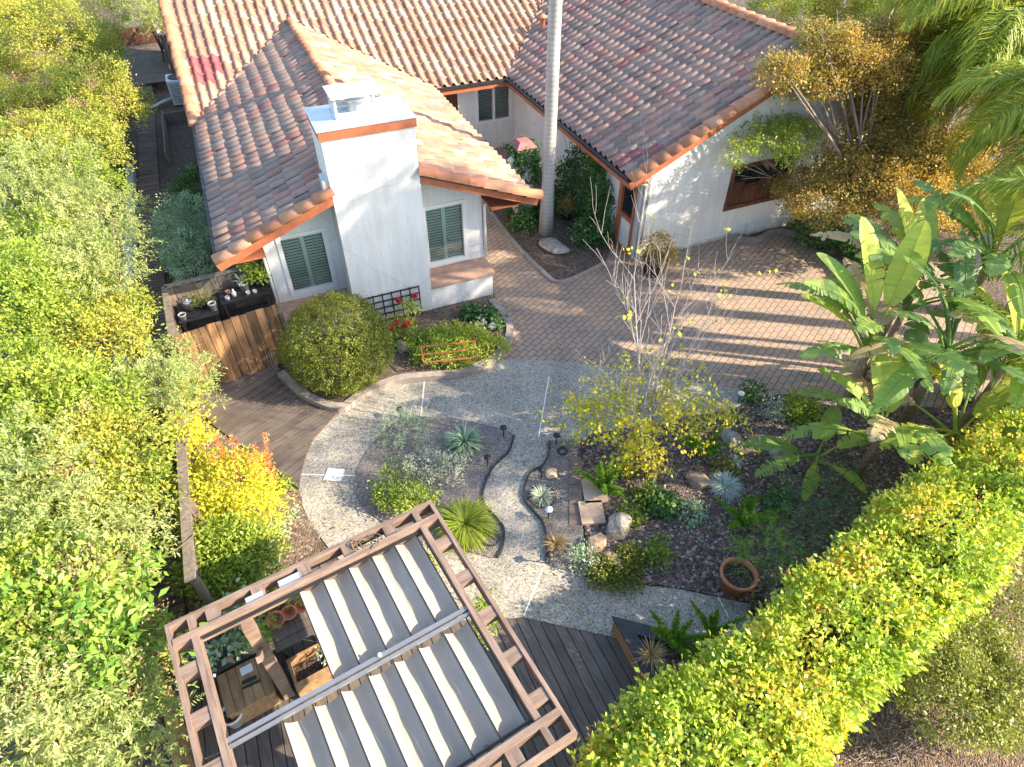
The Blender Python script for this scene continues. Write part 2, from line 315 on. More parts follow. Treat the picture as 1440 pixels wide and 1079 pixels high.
# leaves: hue range runs over the per-leaf 'tint'
M['lf_hedge'] = m_leaf('hedge_leaf', [(0, (.08, .14, .02)), (.3, (.165, .25, .03)), (.65, (.27, .33, .042)), (.9, (.40, .39, .06)), (1, (.44, .27, .06))], .35, .45, .4, 1.65)
M['lf_toyon'] = m_leaf('yellow_green_leaf', [(0, (.06, .12, .02)), (.35, (.17, .21, .03)), (.7, (.30, .29, .045)), (1, (.36, .28, .07))], .3)
M['lf_olive'] = m_leaf('grey_olive_leaf', [(0, (.09, .14, .04)), (.4, (.20, .25, .08)), (.8, (.32, .34, .13)), (1, (.42, .42, .20))], .3)
M['lf_bright'] = m_leaf('bright_green_leaf', [(0, (.06, .13, .02)), (.5, (.18, .25, .035)), (1, (.31, .33, .05))], .35)
M['lf_big'] = m_leaf('large_green_leaf', [(0, (.05, .13, .025)), (.5, (.15, .25, .04)), (1, (.29, .34, .07))], .35)
M['lf_ivy'] = m_leaf('ivy_leaf', [(0, (.02, .06, .015)), (.6, (.05, .12, .03)), (1, (.13, .20, .05))], .2)
M['lf_grey'] = m_leaf('grey_green_leaf', [(0, (.07, .14, .065)), (.5, (.18, .27, .16)), (1, (.42, .50, .38))], .2)
M['lf_silver'] = m_leaf('silver_leaf', [(0, (.16, .19, .14)), (.6, (.32, .35, .27)), (1, (.50, .52, .44))], .2)
M['lf_blue'] = m_leaf('blue_grey_blade', [(0, (.18, .24, .24)), (1, (.40, .47, .48))], .2)
M['lf_box'] = m_leaf('boxwood_leaf', [(0, (.035, .06, .01)), (.5, (.10, .125, .015)), (.9, (.20, .20, .025)), (1, (.22, .15, .045))], .2)
M['lf_lime'] = m_leaf('lime_leaf', [(0, (.08, .14, .02)), (.5, (.20, .27, .03)), (1, (.38, .38, .06))], .35)
M['lf_yellow'] = m_leaf('yellow_leaf', [(0, (.14, .19, .02)), (.4, (.32, .32, .03)), (.8, (.52, .42, .04)), (1, (.55, .28, .05))], .4, .45, .4, 1.7)
M['lf_orange'] = m_leaf('orange_leaf', [(0, (.42, .22, .05)), (.6, (.50, .20, .07)), (1, (.48, .13, .08))], .4)
M['lf_maple'] = m_leaf('bronze_autumn_leaf', [(0, (.08, .11, .032)), (.3, (.18, .165, .045)), (.6, (.28, .19, .06)), (.85, (.36, .255, .07)), (1, (.42, .38, .09))], .42)
M['lf_fern'] = m_leaf('fern_leaf', [(0, (.06, .15, .02)), (.6, (.16, .29, .03)), (1, (.30, .38, .05))], .35)
M['lf_dark'] = m_leaf('dark_fern_leaf', [(0, (.02, .055, .02)), (.7, (.06, .13, .05)), (1, (.12, .20, .08))], .25)
M['lf_palm'] = m_leaf('palm_leaflet', [(0, (.08, .14, .02)), (.5, (.20, .26, .035)), (.85, (.33, .34, .05)), (1, (.42, .34, .08))], .3, .5, .25, 1.3)
M['lf_banana'] = m_leaf('paddle_leaf', [(0, (.08, .15, .055)), (.45, (.14, .23, .07)), (.75, (.22, .31, .06)), (1, (.38, .40, .07))], .42, .5, .3)
M['lf_dry'] = m_leaf('straw_blade', [(0, (.22, .16, .08)), (1, (.46, .36, .20))], .3)
M['lf_pink'] = m_leaf('seed_head', [(0, (.22, .11, .07)), (.6, (.33, .19, .13)), (1, (.42, .28, .21))], .2)
M['fl_red'] = m_leaf('red_petal', [(0, (.42, .02, .035)), (1, (.62, .05, .07))], .2)
M['fl_white'] = m_leaf('white_petal', [(0, (.65, .62, .55)), (1, (.80, .80, .76))], .2)
M['lf_lime2'] = m_leaf('olive_shrub_leaf', [(0, (.06, .085, .02)), (.5, (.175, .20, .04)), (1, (.31, .30, .075))], .25)
# ------------------------------------------------------------------ ground
def smooth(P, n=5, closed=True):
    P = [Vector(p) for p in P]; out = []; N = len(P)
    for i in range(N if closed else N-1):
        if closed: a, b, c, d = P[i-1], P[i], P[(i+1) % N], P[(i+2) % N]
        else: a, b, c, d = P[max(i-1, 0)], P[i], P[i+1], P[min(i+2, N-1)]
        for k in range(n):
            t = k/n; out.append(.5*((2*b) + (c-a)*t + (2*a-5*b+4*c-d)*t*t + (3*b-3*c+d-a)*t**3))
    if not closed: out.append(P[-1])
    return out
def px(pts, z=0): return [at(u, v, z) for u, v in pts]
def sheet(name, pts, z, mat, thick=0.0, kind='structure'):
    m = MB(); m.prism([(p[0], p[1]) for p in pts], z - max(thick, .003), z)
    return part(name, m, mat, None, (pts[0][0], pts[0][1], 0), kind)
def strip(mb, pts, wd, z0, z1, tint=.5):      # a kerb following a line
    pts = [Vector((p[0], p[1], 0)) for p in pts]; n = len(pts); L = []; R = []
    for i in range(n):
        d = pts[min(i+1, n-1)] - pts[max(i-1, 0)]; d.normalize(); q = Vector((-d.y, d.x, 0))*wd/2
        L.append(pts[i]+q); R.append(pts[i]-q)
    V = [(p.x, p.y, z) for z in (z0, z1) for S in (L, R) for p in S]
    F = []
    for i in range(n-1):
        F += [(2*n+i, 2*n+i+1, 3*n+i+1, 3*n+i)[::-1], (i, i+1, 2*n+i+1, 2*n+i)[::-1], (n+i, n+i+1, 3*n+i+1, 3*n+i)]
    F += [(0, n, 3*n, 2*n), (n-1, 3*n-1, 4*n-1, 2*n-1)]
    return mb.add(V, F, tint)

m = MB(); g = 160.0
m.add([(-g, -g, 0), (g, -g, 0), (g, g, 0), (-g, g, 0)], [(0, 1, 2, 3)]); part('ground', m, M['soil'], kind='structure')
sheet('patio', px([(600, 470), (700, 425), (650, 330)]) + [ab(5.0, 21.4), ab(9.2, 21.4), ab(9.2, 12.98), ab(17.5, 12.98)] + px([(1500, 520), (1320, 575), (1180, 566), (1110, 560), (1060, 557), (1030, 553), (950, 541), (860, 524), (780, 514), (712, 512), (640, 520)]), .008, M['pavers'])
sheet('garden_path', smooth(px([(478, 582), (450, 606), (430, 645), (421, 685), (428, 717), (448, 752), (485, 795), (560, 850), (650, 874)]), 4, False) +
      px([(735, 869), (850, 894), (960, 925), (1090, 960), (1120, 905), (1100, 862), (1060, 851), (950, 828), (880, 821), (830, 815), (790, 800), (800, 700), (815, 620), (880, 602), (960, 588), (1030, 577), (1060, 563), (1110, 553), (1060, 550), (950, 535), (860, 518), (780, 508), (712, 506), (650, 520), (560, 530)]), .014, M['aggregate'])
isl1 = smooth(px([(594, 587), (640, 590), (700, 603), (723, 614), (716, 636), (694, 658), (682, 682), (680, 708), (700, 733), (709, 746), (707, 770), (700, 786), (650, 775), (580, 760), (535, 733), (511, 715), (500, 690), (503, 662), (522, 628), (545, 605), (566, 592)]), 4)
sheet('gravel_bed', isl1, .035, M['gravel'], .03)
isl2 = smooth(px([(773, 622), (771, 640), (764, 655), (746, 667), (738, 685), (738, 705), (752, 722), (764, 738), (768, 760), (768, 792), (800, 803), (822, 812), (822, 770), (815, 700), (812, 650), (818, 622)]), 4)
sheet('gravel_bed', isl2, .035, M['gravel'], .03)
sheet('mulch_bed', smooth(px([(818, 621), (880, 604), (960, 589), (1030, 577), (1062, 563), (1110, 556), (1180, 566), (1320, 575), (1460, 560), (1480, 640), (1300, 720), (1150, 830), (1100, 862), (1060, 851), (950, 828), (880, 821), (826, 813), (824, 760), (816, 690)]), 3), .045, M['mulch'], .04)
sheet('bare_soil', smooth(px([(300, 600), (375, 652), (420, 690), (428, 720), (450, 755), (440, 775), (400, 800), (300, 860), (262, 850), (245, 700), (240, 610)]), 3), .02, m_cells('light_garden_soil', 22, [(0, (.09, .06, .045)), (.6, (.20, .14, .10)), (1, (.34, .26, .20))], .95, .9, None, .02))
# the neighbour's dry slope beyond the hedges
sheet('dry_ground', px([(1090, 1000), (1250, 800), (1500, 600), (1900, 700), (1900, 1500), (1000, 1500)]), .02, M['drysoil'])
# joints, edgings
m = MB()
for a, b in (((772, 530), (757, 617)), ((597, 536), (592, 586)), ((765, 795), (737, 866)), ((1007, 836), (1024, 868)), ((424, 668), (502, 670))):
    strip(m, px([a, b]), .022, .012, .018)
part('path_joint', m, M['joint'], kind='structure')
m = MB(); strip(m, smooth(px([(723, 614), (716, 636), (694, 658), (682, 682), (680, 708), (700, 733), (709, 746), (707, 770), (700, 786)]), 5, False), .03, 0, .07)
tag(part('bed_edging', m, M['edging'], None, at(700, 733)), 'wavy black edging strip between the round grass bed and the narrow path', 'edging')
m = MB(); strip(m, smooth(px([(773, 622), (771, 640), (764, 655), (746, 667), (738, 685), (738, 705), (752, 722), (764, 738), (768, 760), (768, 790)]), 5, False), .03, 0, .07)
tag(part('bed_edging', m, M['edging'], None, at(750, 700)), 'wavy black edging strip on the boulder side of the narrow path', 'edging')
# flush strip of bricks beside the gravel, sandstone slabs next to it
m = MB()
for k in range(7):
    t0, t1 = k/7, (k+1)/7-.012
    a0, a1 = at(800, 645).lerp(at(800, 742), t0), at(800, 645).lerp(at(800, 742), t1)
    m.box((a0.x, a0.y, .03), a1-a0, (.25, .01, 0), (0, 0, .02), rng.random())
part('brick_edge', m, m_plain('edge_brick', (.20, .145, .12), .9, .3, 8, 0, .4), kind='structure')
m = MB()
for u, v, q in ((836, 692, .55), (832, 722, .5)):
    p = at(u, v, .05); m.cbox((p.x, p.y, .046), .44, q, .05, RAD(4), rng.random())
tag(part('stone_slab', m, M['sandstone'], None, at(833, 707)), 'pale sandstone slabs beside the upright fern under the yellow tree', 'stone slab')

# decks: every board is modelled
def deck(name, poly, ang, bw, z, mat, gap=.014, thick=.035):
    from mathutils.geometry import intersect_line_line_2d
    ca, sa = math.cos(ang), math.sin(ang); Q = [(p[0]*ca + p[1]*sa, -p[0]*sa + p[1]*ca) for p in poly]
    lo, hi = min(q[1] for q in Q), max(q[1] for q in Q); m = MB(); y = lo
    while y < hi:
        def xs(yy):
            r = []
            for i in range(len(Q)):
                (x0, y0), (x1, y1) = Q[i], Q[(i+1) % len(Q)]
                if (y0 <= yy) != (y1 <= yy): r.append(x0 + (yy-y0)/(y1-y0)*(x1-x0))
            return sorted(r)
        A, B = xs(y+.002), xs(min(y+bw-gap, hi-.002))
        for i in range(0, min(len(A), len(B))-1, 2):
            c = [(A[i], y), (A[i+1], y), (B[i+1], y+bw-gap), (B[i], y+bw-gap)]
            if c[1][0]-c[0][0] < .02 and c[2][0]-c[3][0] < .02: continue
            dz = rng.normal(0, .0015)
            m.prism([(x*ca - yy*sa, x*sa + yy*ca) for x, yy in c], z-thick, z+dz, rng.random())
        y += bw
    return part(name, m, mat, None, (poly[0][0], poly[0][1], 0), 'structure')
arc = smooth(px([(478, 582), (450, 606), (430, 645), (421, 685)]), 4, False)
deck('small_deck', px([(421, 690), (378, 655), (300, 600), (270, 560), (285, 545), (385, 508), (397, 530), (430, 560)]) + arc, math.atan2(*(at(450, 545)-at(385, 590)).yx), .2, .05, M['deck_brown'], .02)
dk = px([(650, 876), (735, 871), (852, 897), (1000, 935), (1100, 1010), (1100, 1300), (250, 1400), (235, 1000), (262, 872), (330, 840), (420, 800), (520, 785)])
deck('pergola_deck', dk, math.atan2(*(at(990, 1030)-at(900, 880)).yx), .17, .05, M['deck_grey'])
# boardwalk down the side of the house: cross boards
m = MB(); b = 6.2
while b < 29.6:
    m.abox(-3.52 + rng.normal(0, .008), -2.9 + rng.normal(0, .008), b, b+.122, .05, .09 + rng.normal(0, .003), rng.random()); b += .15
part('boardwalk', m, M['walkboard'], kind='structure')
m = MB(); m.abox(-3.85, -3.62, 12.2, 24.5, 0, .28); tag(part('kerb_wall', m, M['concrete'], None, ab(-3.7, 18)), 'low pale concrete kerb wall along the left side of the boardwalk', 'kerb wall')

# ------------------------------------------------------------------ the house
house = thing('house', 'white stucco house with terracotta tiled roofs, a broad chimney and shuttered windows', 'house', ab(2.5, 15))
ZE, S1, S2 = 2.6, .40, .47
def wall(mb, p, q, z0, z1, thick, holes=()):
    """vertical wall from p to q (plan, outer face on the line, body to the left) with rectangular holes (s0,s1,z0,z1)"""
    p, q = Vector((*p[:2], 0)), Vector((*q[:2], 0)); d = q-p; L = d.length; d /= L; n = Vector((-d.y, d.x, 0))
    def blk(s0, s1, a, b):
        if s1-s0 > 1e-4 and b-a > 1e-4: mb.box(p + d*s0 + Vector((0, 0, a)), d*(s1-s0), n*thick, (0, 0, b-a))
    s = 0
    for (h0, h1, a, b) in sorted(holes):
        blk(s, h0, z0, z1); blk(h0, h1, z0, a); blk(h0, h1, b, z1); s = h1
    blk(s, L, z0, z1)
def window(p, q, h, style, parent=house, wall_t=.2):
    """frame, pane and louvres set into a hole of the wall p->q"""
    p, q = Vector((*p[:2], 0)), Vector((*q[:2], 0)); d = (q-p).normalized(); n = Vector((-d.y, d.x, 0)); s0, s1, a, b = h
    fr = MB(); Z = Vector((0, 0, 1)); fw = .07 if style != 'dark' else .09
    o = p - n*.025
    for (x0, x1, z0, z1) in ((s0-.03, s0+fw, a-.03, b+.03), (s1-fw, s1+.03, a-.03, b+.03), (s0+fw, s1-fw, a-.03, a+fw), (s0+fw, s1-fw, b-fw, b+.03)):
        fr.box(o + d*x0 + Z*z0, d*(x1-x0), n*.12, Z*(z1-z0), .5)
    mid = (s0+s1)/2
    if style == 'slider': fr.box(o + d*(mid-.035) + Z*(a+fw), d*.07, n*.10, Z*(b-a-2*fw), .5)
    w = part('window', fr, M['frame'] if style != 'dark' else M['brownwin'], parent, p + d*mid + Z*a)
    g = MB(); g.box(p + n*.06 + d*(s0+fw-.005) + Z*(a+fw-.005), d*(s1-s0-2*fw+.01), n*.006, Z*(b-a-2*fw+.01))
    part('pane', g, M['pane'] if style != 'dark' else M['darkglass'], w)
    if style != 'dark':
        l = MB(); cols = ((s0+fw, mid-.05), (mid+.05, s1-fw)); z = a+fw+.02
        while z < b-fw-.02:
            for x0, x1 in cols: l.box(p + n*.095 + d*(x0+.01) + Z*z, d*(x1-x0-.02), n*.05 + Z*.024, -n*.003 + Z*.008)
            z += .075
        l.box(p + n*.088 + d*(mid-.05) + Z*(a+fw), d*.1, n*.03, Z*(b-a-2*fw))
        part('shutter', l, M['louver'] if style == 'plantation' else M['louver_dark'], w)
        k = MB(); k.box(p + n*.17 + d*(s0+.02) + Z*(a+.02), d*(s1-s0-.04), n*.02, Z*(b-a-.04)); part('dark_backing', k, M['dark_metal'], w)  # dark backing panel stands in for the unlit room
    else:
        l = MB()
        for k in range(4): l.box(p + n*.03 + d*(s0+fw + (s1-s0-2*fw)*k/4 + .01) + Z*(a+fw), d*((s1-s0-2*fw)/4-.02), n*.02, Z*(b-a-2*fw)*(.45 if k % 2 else .62), rng.random())
        l.box(p + n*.02 + d*(s0+fw) + Z*(a+(b-a)*.48), d*(s1-s0-2*fw), n*.035, Z*.05); part('shutter', l, M['brownwin'], w)
    return w
wl = MB()
BL, BR = ab(-.2, 13.7), ab(5.0, 13.7)
h1, h2 = (.32, 1.38, .92, 2.46), (3.70, 4.76, .86, 2.47)
wall(wl, BL, BR, 0, 2.55, .2, (h1, h2))
# gable above the bay front
for q in ((-.2, 1.42), (3.32, 5.0)):
    zt = [2.6 + S1*(min(a+1.1, 6.1-a)) - .2 for a in q]
    P0, P1 = ab(q[0], 13.7), ab(q[1], 13.7); n = ab(0, .2)
    V = [(*P0[:2], 2.55), (*P1[:2], 2.55), (*P1[:2], zt[1]), (*P0[:2], zt[0])]; V += [(v[0]+n.x, v[1]+n.y, v[2]) for v in V]
    wl.add(V, [(0, 1, 2, 3), (7, 6, 5, 4), (0, 4, 5, 1), (1, 5, 6, 2), (2, 6, 7, 3), (3, 7, 4, 0)])
wall(wl, ab(-.2, 29), ab(-.2, 13.9), 0, 2.75, .2)
wall(wl, ab(5.0, 13.9), ab(5.0, 21.4), 0, 2.75, .2)
hb = (2.75, 4.05, 1.0, 2.42); hd = (1.15, 2.1, 0, 2.2)
wall(wl, ab(5.0, 21.4), ab(9.2, 21.4), 0, 2.62, .2, (hd, hb))
he = (7.48, 8.17, 0.16, 2.3)
wall(wl, ab(9.2, 21.4), ab(9.2, 12.98), 0, 2.7, .2, (he,))
hr = (2.8, 4.9, .98, 2.25)
wall(wl, ab(9.2, 12.98), ab(18.4, 12.98), 0, 2.62, .2, (hr,))
P0, P1 = ab(9.2, 12.98), ab(18.4, 12.98); n = ab(0, .2); V = []
for a in (9.2, 13.8, 18.4): V.append((*ab(a, 12.98)[:2], 2.62 if a == 13.8 else 2.62)); V.append((*ab(a, 12.98)[:2], 2.6 + S2*min(a-8.7, 18.9-a) - .16))
V = V + [(v[0]+n.x, v[1]+n.y, v[2]) for v in V]
wl.add(V, [(0, 2, 3, 1), (2, 4, 5, 3), (6, 7, 9, 8), (8, 9, 11, 10), (1, 3, 9, 7), (3, 5, 11, 9), (0, 1, 7, 6), (4, 10, 11, 5)])
wall(wl, ab(18.4, 13.18), ab(18.4, 24), 0, 2.7, .2)
wl.abox(13.0, 18.4, 12.83, 12.977, 0, .34); 
part('wall', wl, M['stucco'], house)
window(BL, BR, h1, 'plantation'); window(BL, BR, h2, 'plantation')
window(ab(5.0, 21.4), ab(9.2, 21.4), hb, 'slider')
window(ab(9.2, 12.98), ab(18.4, 12.98), hr, 'dark')
# back door
d_ = MB(); o = ab(5.0+1.15, 21.46)
for k in range(5): d_.box(ab(6.16 + k*.188, 21.46, 0.03), ab(.18, 0), ab(0, .05), (0, 0, 2.15), rng.random())
dd = part('door', d_, M['door'], house, ab(6.6, 21.45)); d_ = MB(); d_.lathe(ab(6.98, 21.43, 1.0), [(0, -.05), (.03, -.04), (.03, 0), (0, .01)], 10, .5, ab(0, 1)); part('handle', d_, M['galv'], dd)
# side light by the corner post: rust frame, dark glass above, white panel below
e_ = MB(); y0, y1 = 21.4-8.17, 21.4-7.48
e_.abox(9.13, 9.27, y1-.06, y1+.1, 0.0, 2.5); e_.abox(9.14, 9.25, y0-.02, y0+.05, 0.16, 2.3); e_.abox(9.14, 9.25, y0+.05, y1-.06, 2.2, 2.3); e_.abox(9.14, 9.25, y0+.05, y1-.06, 1.02, 1.14); e_.abox(9.14, 9.3, y0-.02, y1-.06, 0, .16)
sl = part('sidelight', e_, M['rust'], house, ab(9.2, y0)); e_ = MB(); e_.abox(9.21, 9.22, y0+.05, y1-.06, 1.14, 2.2); part('pane', e_, M['darkglass'], sl); e_ = MB(); e_.abox(9.2, 9.23, y0+.05, y1-.06, .16, 1.02); part('lower_panel', e_, M['stucco'], sl)
# chimney
ch = MB(); ch.abox(1.42, 3.32, 12.9, 14.2, 0, 4.74)
chim = part('chimney', ch, M['stucco'], house, ab(2.37, 13.5))
t = MB(); t.abox(1.38, 3.36, 12.86, 14.24, 4.74, 4.92); part('chimney_band', t, M['rust'], chim)
t = MB(); V = [ab(1.36, 12.84, 4.925), ab(3.38, 12.84, 4.925), ab(3.38, 14.26, 4.925), ab(1.36, 14.26, 4.925), ab(1.75, 13.2, 4.985), ab(3.0, 13.2, 4.985), ab(3.0, 13.9, 4.985), ab(1.75, 13.9, 4.985)]
t.add(V, [(0, 1, 5, 4), (1, 2, 6, 5), (2, 3, 7, 6), (3, 0, 4, 7), (4, 5, 6, 7), (3, 2, 1, 0)]); part('chimney_cap', t, M['galv'], chim)
t = MB(); a0, a1, b0, b1 = 1.83, 2.78, 13.18, 13.88
for a in (a0, a1-.05):
    for b in (b0, b1-.05): t.abox(a, a+.05, b, b+.05, 4.96, 5.38)
t.abox(a0-.05, a1+.05, b0-.05, b1+.05, 5.38, 5.41); t.abox(a0+.05, a1-.05, b0, b0+.02, 5.0, 5.10); t.abox(a0+.05, a1-.05, b1-.02, b1, 5.0, 5.10); t.abox(a0, a0+.02, b0+.05, b1-.05, 5.0, 5.36)
t.lathe(ab((a0+a1)/2, (b0+b1)/2, 4.98), [(.17, 0), (.17, .2), (.2, .22), (.2, .27), (0, .30)], 18); part('spark_arrester', t, M['galv'], chim)
t = MB(); t.abox(1.28, 1.42, 12.95, 13.35, 3.55, 3.9); part('chimney_flashing', t, M['galv'], chim)
# ledges either side of the chimney
for x0, x1, y0, c0, c1 in ((3.323, 4.95, 12.93, 3.323, 5.02), (-.2, 1.417, 12.98, -.27, 1.417)):
    t = MB(); t.abox(x0, x1, y0, 13.697, 0, .72); ld = part('window_ledge', t, M['stucco'], house, ab((x0+x1)/2, 13.3)); t = MB(); t.abox(c0, c1, y0-.05, 13.697, .72, .78); part('ledge_cap', t, M['sill'], ld)

# --- tile roofs
def tiles(mb, O, du, ds, slope, nu, ns, tw=.30, tl=.385, tints=None, z_eave=ZE, tint_fn=None):
    """S tiles: O eave corner (plan), du along the eave, ds up the slope (plan unit vectors)"""
    prof = [(0, .004), (.06, .045), (.16, .078), (.26, .088), (.36, .078), (.46, .045), (.54, .004), (.66, -.012), (.82, -.016), (1.0, .004)]
    run = tl/math.sqrt(1+slope*slope)
    for j in range(ns):
        for i in range(nu):
            jit = rng.normal(0, .006); jj = rng.normal(0, .008); V = []
            for (r0, lift) in ((j*run - .02 + jj, .034 + jit), ((j+1)*run + .03, .0)):
                for x, h in prof:
                    p = O + du*((i+x)*tw + jit) + ds*r0; V.append((p.x, p.y, z_eave + r0*slope + h + lift))
            for x, h in prof:
                p = O + du*((i+x)*tw + jit) + ds*(j*run - .02 + jj); V.append((p.x, p.y, z_eave + j*run*slope + h - .005))
            n = len(prof); tt = tint_fn(i, j) if tint_fn else rng.random()
            flip = (du.x*ds.y - du.y*ds.x) < 0
            F = [(k, k+1, n+k+1, n+k) for k in range(n-1)] + [(2*n+k, 2*n+k+1, k+1, k) for k in range(n-1)]
            mb.add(V, [f[::-1] for f in F] if flip else F, tt, True)
def cut(o, planes):
    bm = bmesh.new(); bm.from_mesh(o.data)
    for co, no in planes:
        c = Vector(co) - wloc(o)
        bmesh.ops.bisect_plane(bm, geom=bm.verts[:] + bm.edges[:] + bm.faces[:], plane_co=c, plane_no=Vector(no), clear_outer=True, dist=1e-5)
    bm.to_mesh(o.data); bm.free()
def caps(mb, p, q, r, n, rise=0.0, open_down=True):       # row of barrel caps from p to q
    p, q = Vector(p), Vector(q); d = (q-p)/n; dn = d.normalized(); sx = dn.cross(Vector((0, 0, 1))).normalized(); up = sx.cross(dn)
    for k in range(n):
        a = p + d*k; b = p + d*(k+1.08); V = []; S = 9; jt = rng.normal(0, .012)
        for c, rr, l in ((a, r, .035), (b, r*.86, 0.0)):
            for s_ in range(S):
                th = math.pi*(-.08 + 1.16*s_/(S-1)); V.append(c + sx*(rr*math.cos(th)+jt) + up*(rr*math.sin(th)*.85 + l))
        F = [(s_, s_+1, S+s_+1, S+s_) for s_ in range(S-1)] + [tuple(range(S-1, -1, -1))]
        mb.add(V, F, rng.random(), True)
U, W = ab(1, 0), ab(0, 1)
def patch_tint(base_lo, base_hi):
    def f(i, j):
        x = rng.random(); return base_lo + (base_hi-base_lo)*x
    return f
vL = (ab(-1.1, 20.85), ab(1, -1).normalized()); vR = (ab(6.1, 20.85), ab(-1, -1).normalized())
# bay, left slope (eave runs along b) and right slope
r1 = MB(); tiles(r1, ab(-1.1, 12.98), W, U, S1, 39, 10, tint_fn=lambda i, j: (.9+.08*rng.random() if rng.random() < .06 else .1+rng.random()*.8))
o1 = part('bay_roof', r1, M['tile_grey'], house, ab(2.5, 17), label='left slope of the bay roof with grey and mauve tiles')
cut(o1, [(ab(2.5, 0), U), (vL[0], ab(-1, 1).normalized())])
r2 = MB(); tiles(r2, ab(6.1, 12.98), W, -U, S1, 39, 10, tint_fn=lambda i, j: rng.random()*.9)
o2 = part('bay_roof', r2, M['tile_main'], house, ab(2.5, 17), label='right slope of the bay roof with buff tiles')
cut(o2, [(ab(2.5, 0), -U), (vR[0], ab(1, 1).normalized())])
# main roof, three pieces
def main_piece(a0, n, planes):
    r = MB(); pink = rng.random
    def tf(i, j):
        if a0 < 0 and ((j in (5, 6) and i in (1, 2, 3)) or (j == 4 and i in (1, 2))): return .95 + .05*rng.random()
        if a0 < 0 and i < 3 and j > 6: return rng.random()*.4
        return .1 + .82*rng.random()
    tiles(r, ab(a0, 20.85), U, W, S1, n, 24, tint_fn=tf); o = part('main_roof', r, M['tile_main'], house, ab(a0, 20.85)); cut(o, planes); return o
main_piece(-1.1, 12, [(vL[0], ab(1, -1).normalized())])
main_piece(2.5, 17, [(vR[0], ab(-1, -1).normalized())])
vn = ab(1.175, -1).normalized()
main_piece(7.6, 30, [(ab(8.7, 20.85), vn)])
# right wing
r3 = MB(); tiles(r3, ab(8.7, 12.85), W, U, S2, 66, 15, tint_fn=lambda i, j: (.9+.1*rng.random() if rng.random() < .05 else rng.random()*.88))
o3 = part('right_wing_roof', r3, M['tile_grey'], house, ab(13.8, 16), label='left slope of the right wing roof with mixed grey, buff and dark red tiles'); cut(o3, [(ab(13.8, 0), U), (ab(8.7, 20.85), -vn)])
r4 = MB(); tiles(r4, ab(18.9, 12.85), W, -U, S2, 66, 15, tint_fn=lambda i, j: rng.random()*.9)
o4 = part('right_wing_roof', r4, M['tile_grey'], house, ab(13.8, 16), label='far slope of the right wing roof'); cut(o4, [(ab(13.8, 0), -U)])
# underlay sheets just below the tiles
ul = MB(); e = -.03
def zb(a): return ZE + S1*min(a+1.1, 6.1-a) + e
def sl_(pts): ul.add([ab(a, b, z) for a, b, z in pts], [tuple(range(len(pts)))])
sl_([(-1.1, 12.98, zb(-1.1)), (2.5, 12.98, zb(2.5)), (2.5, 24.45, zb(2.5)), (-1.1, 20.85, zb(-1.1))])
sl_([(2.5, 12.98, zb(2.5)), (6.1, 12.98, zb(6.1)), (6.1, 20.85, zb(6.1)), (2.5, 24.45, zb(2.5))])
zm = lambda b: ZE + S1*(b-20.85) + e
zr = lambda a: ZE + S2*min(a-8.7, 18.9-a) + e
av = 8.7 + (29.4-20.85)/1.175
sl_([(-1.1, 20.85, zm(20.85)), (2.5, 24.45, zm(24.45)), (6.1, 20.85, zm(20.85)), (8.7, 20.85, zm(20.85)), (av, 29.4, zm(29.4)), (-1.1, 29.4, zm(29.4))])
sl_([(8.7, 12.85, zr(8.7)), (13.8, 12.85, zr(13.8)), (13.8, 29.4, zr(13.8)), (av, 29.4, zr(13.8)), (8.7, 20.85, zr(8.7))])
sl_([(13.8, 12.85, zr(13.8)), (18.9, 12.85, zr(18.9)), (18.9, 32, zr(18.9)), (13.8, 32, zr(13.8))])
part('roof_underlay', ul, M['rooffelt'], house)
# ridge caps and rake tiles
c = MB(); caps(c, ab(2.5, 13.6, ZE+S1*3.6+.05), ab(2.5, 24.4, ZE+S1*3.6+.05), .135, 29); part('ridge_cap', c, M['tile_rake'], o1)
c = MB(); caps(c, ab(13.8, 12.8, ZE+S2*5.1+.05), ab(13.8, 31, ZE+S2*5.1+.05), .17, 44); part('ridge_cap', c, M['tile_rake'], o3, label='red ridge tiles of the right wing')
c = MB(); caps(c, ab(-1.16, 12.93, ZE+.02), ab(1.44, 12.93, ZE+S1*2.6+.02), .15, 7); part('rake_tile', c, M['tile_rake'], o1)
c = MB(); caps(c, ab(6.2, 12.93, ZE+0.0), ab(3.3, 12.93, ZE+S1*2.9+.0), .16, 8); part('rake_tile', c, M['tile_rake'], o2)
c = MB(); caps(c, ab(8.62, 12.78, ZE+.02), ab(13.8, 12.78, ZE+S2*5.18+.02), .17, 15); caps(c, ab(19, 12.78, ZE), ab(13.8, 12.78, ZE+S2*5.18), .17, 15); part('rake_tile', c, M['tile_rake'], o3)
c = MB(); caps(c, ab(-1.12, 20.7, ZE-.03), ab(-1.12, 30.2, ZE+S1*9.4+.02), .16, 26); part('rake_tile', c, M['tile_rake'], bpy.data.objects['main_roof'])
